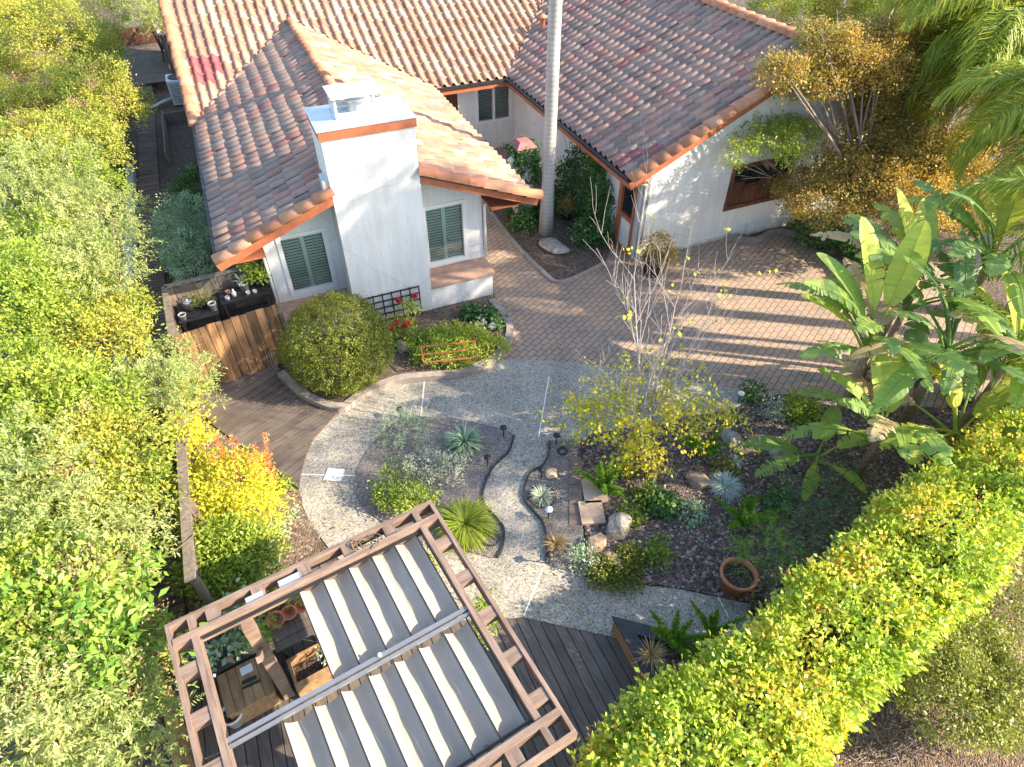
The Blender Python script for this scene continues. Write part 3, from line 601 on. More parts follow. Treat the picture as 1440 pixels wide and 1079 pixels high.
# fascias, rake boards, soffits
def brd(p, q, wd, ht):
    f = MB(); f.bar(p, q, wd, ht); part('fascia', f, M['rust'], house)
brd(ab(-1.16, 12.93, ZE-.13), ab(1.42, 12.93, ZE+S1*2.52-.13), .06, .17); brd(ab(6.15, 12.93, ZE-.14), ab(3.32, 12.93, ZE+S1*2.78-.14), .06, .15)
brd(ab(8.62, 12.78, ZE-.15), ab(13.8, 12.78, ZE+S2*5.18-.15), .07, .2); brd(ab(13.8, 12.78, ZE+S2*5.18-.15), ab(19, 12.78, ZE-.15), .07, .2)
brd(ab(8.66, 12.74, ZE-.14), ab(8.66, 20.83, ZE-.14), .05, .2); brd(ab(8.64, 20.80, ZE-.14), ab(6.0, 20.80, ZE-.14), .05, .2)
brd(ab(-1.12, 20.75, ZE-.16), ab(-1.12, 30, ZE+S1*9.2-.16), .05, .2)
for nm, mt, bx in (('soffit', 'rust', (-1.1, -.2, 13.0, 20.8, 2.44, 2.47)), ('soffit', 'rust', (5.0, 6.05, 13.0, 20.75, 2.44, 2.47)), ('soffit', 'rust', (8.7, 9.2, 12.83, 20.8, 2.40, 2.43)), ('soffit', 'rust', (5.0, 9.2, 20.82, 21.4, 2.46, 2.49)),
        ('gutter', 'dark_metal', (-1.2, -1.11, 13.1, 20.6, ZE-.1, ZE)), ('gutter', 'dark_metal', (6.11, 6.2, 13.1, 20.7, ZE-.1, ZE)), ('gutter', 'dark_metal', (8.56, 8.63, 12.8, 20.75, ZE-.07, ZE+.01)), ('gutter', 'dark_metal', (6.2, 8.55, 20.70, 20.77, ZE-.07, ZE+.01))):
    f = MB(); f.abox(*bx); part(nm, f, M[mt], house)
for pts_ in ([ab(6.0, 13.66, 2.5), ab(5.6, 13.66, 2.42), ab(5.06, 13.66, 2.25), ab(5.06, 13.66, .8)], [ab(-1.0, 13.64, 2.5), ab(-.6, 13.64, 2.45), ab(-.25, 13.64, 2.25), ab(-.25, 13.64, .05)], [ab(8.7, 12.93, 2.45), ab(9.23, 12.93, 2.3), ab(9.23, 12.93, .05)]):
    ds = MB(); ds.tube(pts_, .037); part('downspout', ds, M['white_metal'], house)
vp = MB(); pv = ab(10.6, 22.3, ZE+S2*1.9); vp.lathe(pv, [(.09, -.1), (.09, .36), (.17, .38), (.16, .42), (0, .5)], 14); part('roof_vent', vp, M['tile_rake'], o3)
# ------------------------------------------------------------------ raised bed in front of the chimney
kl = smooth(px([(397, 530), (430, 560), (478, 578), (510, 560), (555, 540), (600, 534), (650, 529), (690, 511), (711, 489), (717, 466), (706, 446), (692, 428)]), 5, False)
m = MB(); strip(m, kl, .17, 0, .17); tag(part('bed_kerb', m, M['kerb'], None, at(600, 534)), 'curved stone kerb holding the raised bed in front of the chimney', 'kerb')
m = MB(); m.prism([(p.x, p.y) for p in kl] + [(p.x, p.y) for p in (ab(4.9, 12.9), ab(1.4, 12.9), ab(-.2, 13.4), ab(-.35, 12.4))], 0, .12); part('bed_soil', m, M['soil'], kind='structure')
m = MB(); strip(m, smooth(px([(690, 300), (725, 345), (762, 382), (790, 398), (850, 372)]), 4, False), .12, 0, .06)
strip(m, smooth(px([(1020, 335), (1060, 341), (1085, 330), (1110, 330), (1135, 345)]), 4, False), .16, 0, .12)
tag(part('courtyard_kerb', m, M['kerb'], None, at(762, 382)), 'low brick kerb round the planted corner at the palm trunk and below the brown window', 'kerb')
sheet('courtyard_bed', px([(690, 300), (725, 345), (762, 382), (790, 398), (850, 372)]) + [ab(9.15, 14), ab(9.15, 19.5), ab(7.0, 19.5)], .03, M['soil'], .025)
sheet('wall_bed', px([(1020, 335), (1060, 341), (1085, 330), (1110, 330), (1135, 345), (1190, 370)]) + [ab(17.5, 12.8), ab(13, 12.8)], .06, M['soil'], .05)
# stain of damp paving along the kerb
# trellis
t = MB()
for k in range(7): a = 1.62 + k*.225; t.abox(a, a+.03, 12.80, 12.82, .12, .98)
for k in range(5): z = .18 + k*.185; t.abox(1.58, 3.0, 12.823, 12.843, z, z+.03)
tag(part('trellis', t, M['dark_metal'], None, ab(2.3, 12.82)), 'black square-grid trellis leaning on the foot of the white chimney', 'trellis')
# wire obelisk / rusty hoop frame in the bedding
t = MB(); P = [at(592, 488, .62), at(668, 480, .62), at(670, 503, .5), at(596, 510, .5)]
for i in range(4): t.bar(P[i], P[(i+1) % 4], .022, .022); t.bar(P[i], (P[i].x, P[i].y, .13), .022, .022)
t.bar(P[0].lerp(P[3], .5), P[1].lerp(P[2], .5), .02, .02)
tag(part('plant_support', t, M['rust'], None, at(630, 495)), 'rusty orange rectangular plant support standing in the yellow-green bedding', 'plant support')
# ------------------------------------------------------------------ fenced potting corner
fe = thing('potting_enclosure', 'sunlit board fence enclosure against the bay wall with pots inside', 'fence', ab(-1.3, 12.1))
def boards(mb, p, q, z0, z1, th=.025, wmin=.13, wmax=.19, lean=0.0):
    p, q = Vector((*p[:2], 0)), Vector((*q[:2], 0)); L = (q-p).length; d = (q-p)/L; n = Vector((-d.y, d.x, 0)); s = 0
    while s < L - .03:
        ww = min(rng.uniform(wmin, wmax), L-s); h = z1 + rng.normal(0, .012); o = n*rng.normal(0, .004)
        mb.box(p + d*s + o + Vector((0, 0, z0)), d*(ww-.012), n*th, (0, 0, h-z0), rng.random()); s += ww
FL, FR, FBL, FBR = ab(-2.38, 12.12), ab(-.28, 12.42), ab(-2.46, 14.0), ab(-.45, 14.12)
m = MB(); boards(m, FL, FR, .04, 1.62); part('board_panel', m, M['fence'], fe)
m = MB(); boards(m, FBL, FL, .04, 1.62); part('board_panel', m, M['fence_grey'], fe)
m = MB(); boards(m, FBR, FBL, .04, 1.6); part('board_panel', m, M['fence_grey'], fe)
m = MB(); Zc = Vector((0, 0, 1))
for p, q in ((FL, FBL), (FBL, FBR)): m.bar(p + Zc*1.66, q + Zc*1.66, .12, .035, rng.random())
m.bar(FL.lerp(FR, .02) + Zc*1.3 + ab(0, .07), FR + Zc*1.3 + ab(0, .07), .04, .09, .5); m.bar(FL + Zc*.4 + ab(0, .07), FR + Zc*.4 + ab(0, .07), .04, .09, .5)
part('rail', m, M['fence_grey'], fe)
for p in (FL, FR, FBL): m = MB(); m.cbox(p + ab(0.05, .07), .09, .09, 1.62, HA, rng.random()); part('post', m, M['fence_grey'], fe)
# two potting benches
def bench(name, label, a0, a1, b0, b1, h):
    t = thing(name, label, 'potting bench', ab((a0+a1)/2, (b0+b1)/2))
    m = MB()
    k = 0
    while b0 + k*.13 < b1-.02: m.abox(a0, a1, b0+k*.13, min(b0+k*.13+.122, b1), h-.03, h, rng.random()); k += 1
    part('bench_top', m, M['blackwood'], t); m = MB(); m.abox(a0+.05, a1-.05, b0+.05, b1-.05, .72, .75); part('shelf', m, M['blackwood'], t)
    for a in (a0+.04, a1-.1):
        for b in (b0+.04, b1-.1): m = MB(); m.abox(a, a+.06, b, b+.06, 0, h-.03); part('leg', m, M['blackwood'], t)
    return t
bench('potting_bench', 'low dark potting bench with a kettle, in the left half of the fenced corner', -2.33, -1.5, 13.1, 13.85, 1.25)
bench('potting_bench', 'taller dark potting bench with a shelf, in the fenced corner nearest the bay wall', -1.42, -.35, 13.38, 13.95, 1.3)
def pot(name, label, cat, c, r, h, mat, soil=True, group=None, taper=.72, seg=20):
    t = thing(name, label, cat, c, group); m = MB()
    m.lathe(c, [(0, 0), (r*taper, 0), (r*.97, h*.86), (r*1.06, h*.87), (r*1.06, h), (r*.9, h), (r*.86, h*.8), (r*.62, h*.2), (0, h*.2)], seg); part('pot_body', m, mat, t)
    if soil: m = MB(); m.lathe(c, [(r*.86, h*.82), (r*.5, h*.85), (0, h*.86)], seg); part('soil', m, M['potsoil'], t)
    return t
m = MB(); m.abox(-.85, -.3, 12.75, 13.3, 0, .72); tag(part('crate', m, M['blackwood'], None, ab(-.6, 13.0)), 'dark crate standing in front of the taller potting bench', 'crate')
m = MB(); m.abox(-2.25, -1.45, 12.6, 13.05, 0, .6); tag(part('crate', m, M['blackwood'], None, ab(-1.85, 12.8)), 'dark crate standing in front of the left potting bench', 'crate')
# things on the benches
k = thing('kettle', 'black kettle with a shiny lid on the left potting bench', 'kettle', ab(-2.08, 13.6, 1.25)); c = ab(-2.08, 13.6, 1.25)
m = MB(); m.lathe(c, [(0, 0), (.15, 0), (.17, .07), (.13, .15), (.09, .17)], 20); part('kettle_body', m, M['darkpot'], k); m = MB(); m.lathe(c, [(.10, .168), (.06, .19), (.015, .2), (.02, .22), (0, .23)], 16); part('lid', m, M['galv'], k)
m = MB(); m.tube([c + Vector((.12*math.cos(a), 0, .16 + .15*math.sin(a))) for a in np.linspace(0, math.pi, 9)], .009); part('handle', m, M['dark_metal'], k); m = MB(); m.tube([c + Vector((-.15, 0, .08)), c + Vector((-.22, 0, .15))], [.025, .012]); part('spout', m, M['darkpot'], k)
m = MB(); c = ab(-2.0, 13.36, 1.25); m.tube([c + Vector((.2*math.cos(a), .2*math.sin(a), .01)) for a in np.linspace(0, 6.0, 24)], .012); tag(part('hose_ring', m, M['dark_metal'], None, c), 'small black ring of hose in front of the kettle', 'hose')
for a, b, z, r, h, mat, lab in ((-1.58, 13.3, 1.25, .085, .2, 'whitepot', 'tall white pot at the right end of the left potting bench'), (-2.22, 13.2, 1.25, .08, .14, 'whitepot', 'small white pot on the front corner of the left potting bench'),
        (-.85, 13.75, 1.3, .12, .22, 'concrete', 'grey pot holding a spiky succulent on the taller potting bench'), (-.5, 13.78, 1.3, .1, .14, 'darkpot', 'dark pot of a leafy green plant at the wall end of the taller potting bench'),
        (-1.78, 13.5, 1.25, .1, .12, 'darkpot', 'dark pot of a straggly plant in the middle of the left potting bench'),
        (-.66, 12.95, .72, .11, .2, 'concrete', 'grey pot on a low block in front of the taller potting bench'), (-.42, 13.05, .72, .1, .2, 'concrete', 'small grey pot beside the bay corner in front of the taller bench'),
        (-1.95, 12.85, .6, .14, .28, 'galv', 'shiny metal pail in the gap below the left potting bench'), (-1.62, 12.85, .6, .15, .22, 'darkpot', 'round dark bowl behind the sunlit boards below the left potting bench')):
    pot('plant_pot', lab, 'pot', ab(a, b, z), r, h, M[mat])
for a, col, lab in ((-1.22, 'terracotta', 'small orange pot among the bottles on the taller potting bench'), (-1.1, 'whitepot', 'white spray bottle on the taller potting bench'), (-1.25, 'galv', 'small silver tin on the taller potting bench')):
    c = ab(a, 13.6 + (.12 if col == 'terracotta' else -.12 if col == 'galv' else 0), 1.3); m = MB(); m.lathe(c, [(0, 0), (.05, 0), (.05, .1), (.02, .14), (.025, .18), (0, .19)] if col == 'whitepot' else [(0, 0), (.045, 0), (.055, .1), (.045, .1), (.03, .02), (0, .02)], 14)
    tag(part('bottle' if col == 'whitepot' else 'tin', m, M[col], None, c), lab, 'bottle' if col == 'whitepot' else 'tin')
tr = thing('tray', 'black tray with two white cups on the taller potting bench', 'tray', ab(-.72, 13.52, 1.3)); m = MB(); m.abox(-.88, -.56, 13.42, 13.63, 1.3, 1.315); part('tray_base', m, M['darkpot'], tr)
for a in (-.8, -.65): c = ab(a, 13.52, 1.316); m = MB(); m.lathe(c, [(0, 0), (.035, 0), (.05, .07), (.044, .07), (.03, .01), (0, .01)], 14); part('cup', m, M['whitepot'], tr)
# folded metal rack left at the end of the fence
c = at(386, 520, .05); m = MB()
for k in range(4): m.bar(c + Vector((-.09 + .06*k, 0, 0)), c + Vector((-.12 + .06*k, .12, .42)), .018, .018)
m.bar(c + Vector((-.12, 0, .02)), c + Vector((.12, 0, .02)), .02, .02); m.bar(c + Vector((-.15, .12, .42)), c + Vector((.08, .12, .42)), .02, .02)
tag(part('metal_rack', m, M['grey_metal'], None, c), 'small grey metal rack leaning at the foot of the fence beside the round shrub', 'rack')
# ------------------------------------------------------------------ pergola
PT = at(606, 703, 2.45); PL = at(234, 878, 2.45); E1 = (PL-PT); E1.z = 0; SZ = 3.6; E1.normalize(); E2 = Vector((-E1.y, E1.x, 0))
if E2.y > 0: E2 = -E2
def pg(s, t, z=0): q = PT + E1*s + E2*t; return Vector((q.x, q.y, z))
pr = thing('pergola', 'red-brown timber pergola with a double beam frame and draped cream canopies over the deck', 'pergola', pg(SZ/2, SZ/2, .05))
Z0, Z1 = 2.24, 2.45
def beam(s0, s1, t0, t1, z0=Z0, z1=Z1, mat='pergola', name='beam', parent=pr, tint=None):
    m = MB(); m.box(pg(s0, t0, z0), E1*(s1-s0), E2*(t1-t0), (0, 0, z1-z0), rng.random()*.6+.2 if tint is None else tint); return part(name, m, M[mat], parent)
TH = .05; IN = .25
beam(0, SZ, 0, TH); beam(0, SZ, SZ-TH, SZ)                       # outer rims along E1
beam(0, TH, TH, SZ-TH, mat='pergola2'); beam(SZ-TH, SZ, TH, SZ-TH, mat='pergola2')
for t in (IN, SZ-IN-TH*1.6): beam(TH, SZ-TH, t, t+TH*1.6, Z0, Z1+.012)
for s in (IN, SZ-IN-TH*1.6): beam(s, s+TH*1.6, TH, IN, Z0, Z1-.004, 'pergola2'); beam(s, s+TH*1.6, IN+TH*1.6, SZ-IN-TH*1.6, Z0, Z1-.004, 'pergola2'); beam(s, s+TH*1.6, SZ-IN, SZ-TH, Z0, Z1-.004, 'pergola2')
BK = [.62, 1.22, 1.82, 2.42, 2.98]
for q in BK:
    beam(q, q+.16, TH, IN, Z0+.06, Z1-.02, 'pergola2', 'block'); beam(q, q+.16, SZ-IN, SZ-TH, Z0+.06, Z1-.02, 'pergola2', 'block')
    beam(TH, IN, q, q+.16, Z0+.06, Z1-.02, 'pergola', 'block'); beam(SZ-IN, SZ-TH, q, q+.16, Z0+.06, Z1-.02, 'pergola', 'block')
for s, t in ((.85, IN+.07), (SZ-.85, IN+.05), (.85, SZ-IN-.22), (SZ-.85, SZ-IN-.22)):
    m = MB(); m.box(pg(s-.075, t, .05), E1*.15, E2*.15, (0, 0, Z0-.05), rng.random()); part('post', m, M['pergola'], pr)
    m = MB(); m.bar(pg(s, t+.09, 1.55), pg(s, t+(.6 if t < 1.8 else -.42), Z0), .06, .08, rng.random()); part('brace', m, M['pergola2'], pr)
# tracks
TM = SZ*.47
m = MB(); m.bar(pg(.25, TM, Z1-.06), pg(SZ-.3, TM, Z1-.06), .05, .05); m.bar(pg(.25, TM+.075, Z1-.06), pg(SZ-.3, TM+.075, Z1-.06), .035, .045); part('canopy_track', m, M['grey_metal'], pr)
m = MB(); m.lathe(pg(1.5, TM, Z1-.03), [(0, 0), (.025, 0), (.025, .04), (0, .05)], 10); part('track_pulley', m, M['white_metal'], pr)
for t in (IN+.12, SZ-IN-.14): m = MB(); m.bar(pg(IN+.1, t, Z1-.06), pg(SZ-IN-.1, t, Z1-.06), .03, .03); part('canopy_track', m, M['dark_metal'], pr)
def canopy(s0, s1, n, t0, t1, lab):
    cv = MB(); rods = MB(); NS, NT = 14, 22; V = []; cols = n*NS+1
    pit = [(s1-s0)/n*(1 + rng.normal(0, .05)) for _ in range(n)]; tot = sum(pit); pit = [p*(s1-s0)/tot for p in pit]; ed = np.concatenate([[0], np.cumsum(pit)]) + s0
    sag = [rng.uniform(.105, .14) for _ in range(n)]
    for i in range(cols):
        k = min(i//NS, n-1); x = (i - k*NS)/NS; s = ed[k] + pit[k]*x
        for j in range(NT+1):
            y = j/NT; d = sag[k]*(4*x*(1-x))**.85*(1 - .12*math.sin(y*math.pi)) + .004*math.sin(y*11+k*2+x*5) + .003*math.sin(y*23+k*5-x*8)*(1-abs(2*x-1)) + .010*math.sin(y*4+k*3)*math.sin(x*7)
            V.append(pg(s, t0 + (t1-t0)*y, Z1-.09-d))
    F = [(i*(NT+1)+j, i*(NT+1)+j+1, (i+1)*(NT+1)+j+1, (i+1)*(NT+1)+j) for i in range(cols-1) for j in range(NT)]
    cv.add(V, F, .5, True); c = part('canopy', cv, M['canvas'], pr, label=lab)
    for e in ed: rods.bar(pg(e, t0-.02, Z1-.078), pg(e, t1+.02, Z1-.078), .016, .016); 
    part('canopy_rod', rods, M['dark_metal'], c)
canopy(.42, 2.06, 5, IN+.09, TM-.05, 'cream canopy of the half nearer the house'); canopy(.40, 2.70, 7, TM+.12, SZ-IN-.12, 'cream canopy of the half nearer the camera')
# roll of cable and boards lying in the frame near the top corner
m = MB()
for k in range(3): c = pg(1.0 + .05*k, .2, Z1-.02); m.tube([c + Vector((.16*math.cos(a)*(1+.1*math.sin(3*a)), .12*math.sin(a), .05*math.sin(2*a+k))) for a in np.linspace(0, 6.2, 20)], .008)
tag(part('cable_coil', m, M['bark'], None, pg(1.05, .2, Z1-.1)), 'brown tangle of cable lying on the top beam of the pergola', 'cable')
m = MB(); m.box(pg(1.95, .12, Z1-.05), E1*.3, E2*.12, (0, 0, .03)); m.box(pg(2.45, .14, Z1-.05), E1*.22, E2*.12, (0, 0, .03)); 
part('metal_plate', m, M['galv'], pr)
# furniture under the open corner
sb = thing('storage_bench', 'sunlit plank-topped storage bench under the open corner of the pergola', 'bench', pg(3.2, .17, .05))
m = MB()
for k in range(5): m.box(pg(2.87 + k*.135, -.17, .47), E1*.128, E2*.64, (0, 0, .04), rng.random())
part('lid', m, M['goldwood'], sb); m = MB(); m.box(pg(2.89, -.15, .05), E1*.63, E2*.6, (0, 0, .415)); part('box', m, M['goldwood'], sb)
m = MB(); m.bar(pg(3.04, .14, .525), pg(3.24, .12, .525), .045, .02); m.bar(pg(3.0, .22, .525), pg(3.26, .2, .525), .03, .02); part('handle', m, M['dark_metal'], sb)
m = MB(); m.box(pg(3.05, -.1, .512), E1*.17, E2*.12, (0, 0, .012)); tag(part('metal_plate', m, M['white_metal'], None, pg(3.1, 0, .512)), 'small pale plate lying on the plank storage bench', 'plate')
m = MB(); m.box(pg(2.8, -.48, .05), E1*.95, E2*.27, (0, 0, .5)); tag(part('planter_wall', m, M['blackwood'], None, pg(3.2, -.35, .05)), 'shade-dark low planter wall behind the plank storage bench', 'planter')  # black timber puts the shade lying on this wall into its colour
wt = thing('work_table', 'dark slatted work table with clay pots under the canopy edge', 'table', pg(2.3, -.3, .05)); m = MB()
for k in range(5): m.box(pg(1.9, -.7 + k*.14, .6), E1*.78, E2*.132, (0, 0, .035), rng.random())
part('tabletop', m, M['deck_grey'], wt)
for s, t in ((1.95, -.65), (2.6, -.65), (1.95, -.1), (2.6, -.1)): m = MB(); m.box(pg(s-.03, t, .05), E1*.06, E2*.06, (0, 0, .55)); part('leg', m, M['blackwood'], wt)
for k, (s, r) in enumerate(((2.53, .13), (2.33, .115), (2.14, .105))):
    c = pg(s, -.56, .635+r*.9); ax = (E2 + Vector((0, 0, .55))).normalized(); m = MB(); m.lathe(c, [(0, -.02), (r*.7, -.02), (r*.97, r*1.5), (r*1.06, r*1.52), (r*1.06, r*1.8), (r*.88, r*1.8), (r*.6, .05), (0, .04)], 20, .5, ax)
    tag(part('clay_pot', m, M['terracotta'], None, c), ('largest', 'middle', 'smallest')[k] + ' of three tipped terracotta pots in a row on the dark table', 'pot', 'tipped clay pots')
lp = thing('timber_trough', 'open timber trough with hanging leaves beside the pergola post', 'planter', pg(2.25, .3, .05)); m = MB()
m.box(pg(1.85, .08, .05), E1*.76, E2*.035, (0, 0, .4)); m.box(pg(1.85, .5, .05), E1*.76, E2*.09, (0, 0, .42)); m.box(pg(1.85, .115, .05), E1*.04, E2*.385, (0, 0, .4)); m.box(pg(2.57, .115, .05), E1*.04, E2*.385, (0, 0, .4)); part('trough', m, M['goldwood'], lp); m = MB(); m.box(pg(1.895, .12, .05), E1*.67, E2*.375, (0, 0, .2)); part('soil', m, M['potsoil'], lp)
pot('plant_pot', 'white glazed pot of soil on the deck by the left pergola beam', 'pot', at(333, 1014, .06), .15, .3, M['whitepot'])
# outside the left beam: low plank screen
m = MB(); p, q = at(252, 985, .05), at(268, 1090, .05); p2 = p + Vector((-.1, 0, 0))
boards(m, p, at(285, 1150, .05), .05, .95); tag(part('plank_screen', m, M['goldwood'], None, p), 'low honey-coloured plank screen outside the left beam of the pergola', 'screen')
# ------------------------------------------------------------------ triangular raised planter
pb = thing('raised_planter', 'triangular raised planter with black caps and a golden board side by the hedge', 'planter', at(900, 920))
A_, B_, C_ = at(860, 867, .42), at(1030, 910, .42), at(942, 1015, .42)
m = MB()
def flat(P): return [(p[0], p[1]) for p in P]
cen = (A_+B_+C_)/3; inner = [cen + (p-cen)*.56 for p in (A_, B_, C_)]
for i in range(3):
    j = (i+1) % 3; O_ = [(A_, B_, C_)[i], (A_, B_, C_)[j], inner[j], inner[i]]; m.prism(flat(O_), .40, .44, rng.random())
part('cap_board', m, M['blackwood'], pb); m = MB(); q = [cen + (p-cen)*.95 for p in (A_, B_, C_)]
for i in range(3):
    d = (q[(i+1) % 3]-q[i]); L = d.length; n_ = 3
    for k in range(n_): 
        P0, P1 = q[i], q[(i+1) % 3]; nn = (cen - (P0+P1)/2).normalized()*.03; m.box((P0.x, P0.y, .02 + k*.126), d, nn, (0, 0, .121), rng.random())
part('side_board', m, M['goldwood'], pb); m = MB(); m.prism(flat([cen + (p-cen)*.9 for p in (A_, B_, C_)]), .02, .33); part('soil', m, M['mulch'], pb)
# ------------------------------------------------------------------ small garden things
def path_light():
    t = thing('path_light', 'black path light', 'path light', (0, 0, .03), 'black path lights along the garden paths'); m = MB(); m.tube([(0, 0, .02), (0, 0, .27)], .012, 6); part('stake', m, M['dark_metal'], t)
    m = MB(); m.lathe((0, 0, .25), [(0, 0), (.03, 0), (.035, .045), (.075, .05), (.07, .065), (.02, .1), (0, .105)], 12); part('lamp_head', m, M['dark_metal'], t); return t
L0 = path_light()
for k, (u, v, lab) in enumerate(((708, 614, 'black path light beside the top end of the narrow path, by the blue-green mound'), (782, 625, 'black path light at the top of the narrow path on the boulder side'), (686, 656, 'black path light in the gravel left of the narrow path'), (761, 673, 'black path light leaning over the middle bend of the narrow path'),
        (772, 792, 'black path light at the bottom end of the narrow path'), (564, 588, 'black path light behind the grassy mound at the left path'), (1038, 566, 'black path light with a pale top at the paver edge'), (818, 646, 'black path light in front of the yellow tree'), (562, 597, ''))):
    if not lab: continue
    o = L0 if k == 0 else dup(L0); o.location = at(u, v, .03); o['label'] = lab
o = dup(L0, at(771, 729, .03), RAD(30), 'path light with a sunlit pale head beside the narrow path, throwing a long shadow')
def sunlit_head(o):
    for ch in o.children:
        if ch.name.startswith('lamp_head'): ch.data = ch.data.copy(); ch.data.materials[0] = M['white_metal']; ch['label'] = 'lamp head coloured pale as if sunlit'  # white metal puts the sun on the black lamp head into its colour
sunlit_head(o); [sunlit_head(q) for q in bpy.data.objects if q.get('label') == 'black path light with a pale top at the paver edge']
def rock(name, label, c, rx, ry, rz, mat, seed=0):
    r = np.random.default_rng(seed); bm = bmesh.new(); bmesh.ops.create_icosphere(bm, subdivisions=4, radius=1)
    cuts = [(Vector(r.normal(0, 1, 3)).normalized(), r.uniform(.55, .85)) for _ in range(10)]
    for v in bm.verts:
        for n_, d_ in cuts:
            q = v.co.dot(n_)
            if q > d_: v.co -= n_*(q-d_)*.9
        v.co *= 1 + .07*math.sin(v.co.x*5+seed)*math.sin(v.co.y*4+seed*2)*math.sin(v.co.z*5+1) + .03*math.sin(v.co.x*13+seed)*math.sin(v.co.y*11)*math.sin(v.co.z*12)
        v.co = Vector((v.co.x*rx, v.co.y*ry, max(v.co.z, -.4)*rz))
    me = bpy.data.meshes.new(name); bm.to_mesh(me); bm.free(); me.materials.append(M[mat])
    o = bpy.data.objects.new(name, me); C.objects.link(o); o.location = Vector(c) + Vector((0, 0, rz*.35)); o.rotation_euler = (0, 0, r.uniform(0, 6)); return tag(o, label, 'rock')
rock('boulder', 'big pale grey boulder beside the sandstone slabs', at(869, 746, .03), .31, .24, .26, 'stone', 3)
rock('boulder', 'low brown boulder just below the big pale one', at(838, 764, .03), .26, .18, .15, 'stone_tan', 4)
rock('boulder', 'flat brown boulder beside the blue fescue tuft', at(982, 680, .03), .32, .22, .13, 'stone_tan', 5)
rock('boulder', 'grey boulder half hidden right of the yellow tree', at(1028, 620, .03), .3, .22, .16, 'stone', 6)
rock('boulder', 'small cream rock lying in the gravel by the bend of the path', at(776, 668, .03), .15, .14, .08, 'sandstone', 7)
rock('boulder', 'broad flat grey rock at the foot of the palm trunk', at(779, 349, .03), .52, .36, .16, 'stone', 8)
rock('boulder', 'brown rock among the small plants at the lower bed edge', at(862, 790, .03), .24, .16, .12, 'stone_tan', 9)
rock('boulder', 'small tan rock lowest in the bed by the path band', at(832, 790, .03), .2, .13, .1, 'stone_tan', 10)
rock('boulder', 'brown rock in the shade below the giant paddle leaves', at(1098, 640, .03), .25, .2, .14, 'stone', 11)
rock('boulder', 'rounded grey stone in the raised bed beside the round shrub', at(566, 492, .12), .2, .17, .18, 'stone', 12)
def ring(u, v, r, lab, th=.02, mat='edging'):
    c = at(u, v, .06); m = MB(); m.tube([c + Vector((r*math.cos(a), r*math.sin(a), .012*math.sin(2*a))) for a in np.linspace(0, 2*math.pi, 28)], th, 8); return tag(part('hose_ring', m, M[mat], None, c), lab, 'hose ring')
ring(791, 634, .09, 'small black ring lying in the gravel near the upper path lights'); ring(691, 757, .15, 'loop of black hose on the gravel by the grass clump', .012); ring(762, 698, .26, 'thin black ring of edging round the small variegated tuft', .012)
m = MB(); c = at(470, 668, .016); m.cbox((c.x, c.y, .016), .34, .3, .014, RAD(-6)); tag(part('drain_cover', m, M['white_metal'], None, c), 'white square drain cover set into the curved path', 'drain cover')
pot('plant_pot', 'large terracotta pot of dark soil at the edge of the mulch bed', 'pot', at(1031, 826, .05), .29, .44, M['terracotta'], True, None, .68, 32)
pot('plant_pot', 'black nursery pot at the end of the path by the hedge', 'pot', at(1064, 860, .03), .15, .24, M['darkpot'])
cw = at(918, 384, .01); pot('plant_pot', 'dark round pot with an autumn shrub by the corner of the right wing', 'pot', cw, .34, .5, M['darkpot'], True, None, .75, 28)
pot('plant_pot', 'dark pot with a reddish plant in the ivy corner', 'pot', ab(8.5, 15.8, .03), .17, .25, M['darkpot'])
# ivy pillar
pv_ = thing('gate_pillar', 'ivy-covered pillar with a red tile cap beside the palm trunk', 'pillar', ab(7.3, 16.4))
m = MB(); m.abox(7.05, 7.55, 16.15, 16.65, 0, 2.3); part('pillar_body', m, M['stucco'], pv_); m = MB(); m.add([ab(6.98, 16.08, 2.3), ab(7.62, 16.08, 2.3), ab(7.62, 16.72, 2.3), ab(6.98, 16.72, 2.3), ab(7.15, 16.25, 2.45), ab(7.45, 16.25, 2.45), ab(7.45, 16.55, 2.45), ab(7.15, 16.55, 2.45)], [(0, 1, 5, 4), (1, 2, 6, 5), (2, 3, 7, 6), (3, 0, 4, 7), (4, 5, 6, 7), (3, 2, 1, 0)], .98); part('pillar_cap', m, m_plain('red_clay_cap', (.36, .13, .12), .7), pv_)
c = ab(6.9, 16.3, 1.75); ln = thing('wall_lantern', 'pale wall lantern on the left face of the ivy pillar', 'lantern', c); m = MB(); m.lathe(c, [(0, 0), (.08, .02), (.1, .2), (.14, .22), (.05, .3), (0, .34)], 8); part('lantern_body', m, M['white_metal'], ln); m = MB(); m.bar(c + Vector((0, 0, .1)), ab(7.05, 16.4, 1.9), .03, .03); part('bracket', m, M['dark_metal'], ln)
# low garden fence on the left, between boardwalk and planting
lf = thing('garden_fence', 'low weathered board fence between the boardwalk and the yellow vine', 'fence', ab(-2.45, 9))
m = MB(); boards(m, ab(-2.45, 11.3), ab(-2.45, 6.4), 0, 1.25); part('board_panel', m, M['fence_grey'], lf); m = MB(); m.abox(-2.53, -2.37, 6.4, 11.3, 1.27, 1.31); part('cap_rail', m, M['fence_grey'], lf)
for b in (11.3, 9.6, 7.9, 6.4): m = MB(); m.abox(-2.41, -2.32, b-.045, b+.045, 0, 1.27); part('post', m, M['fence_grey'], lf)
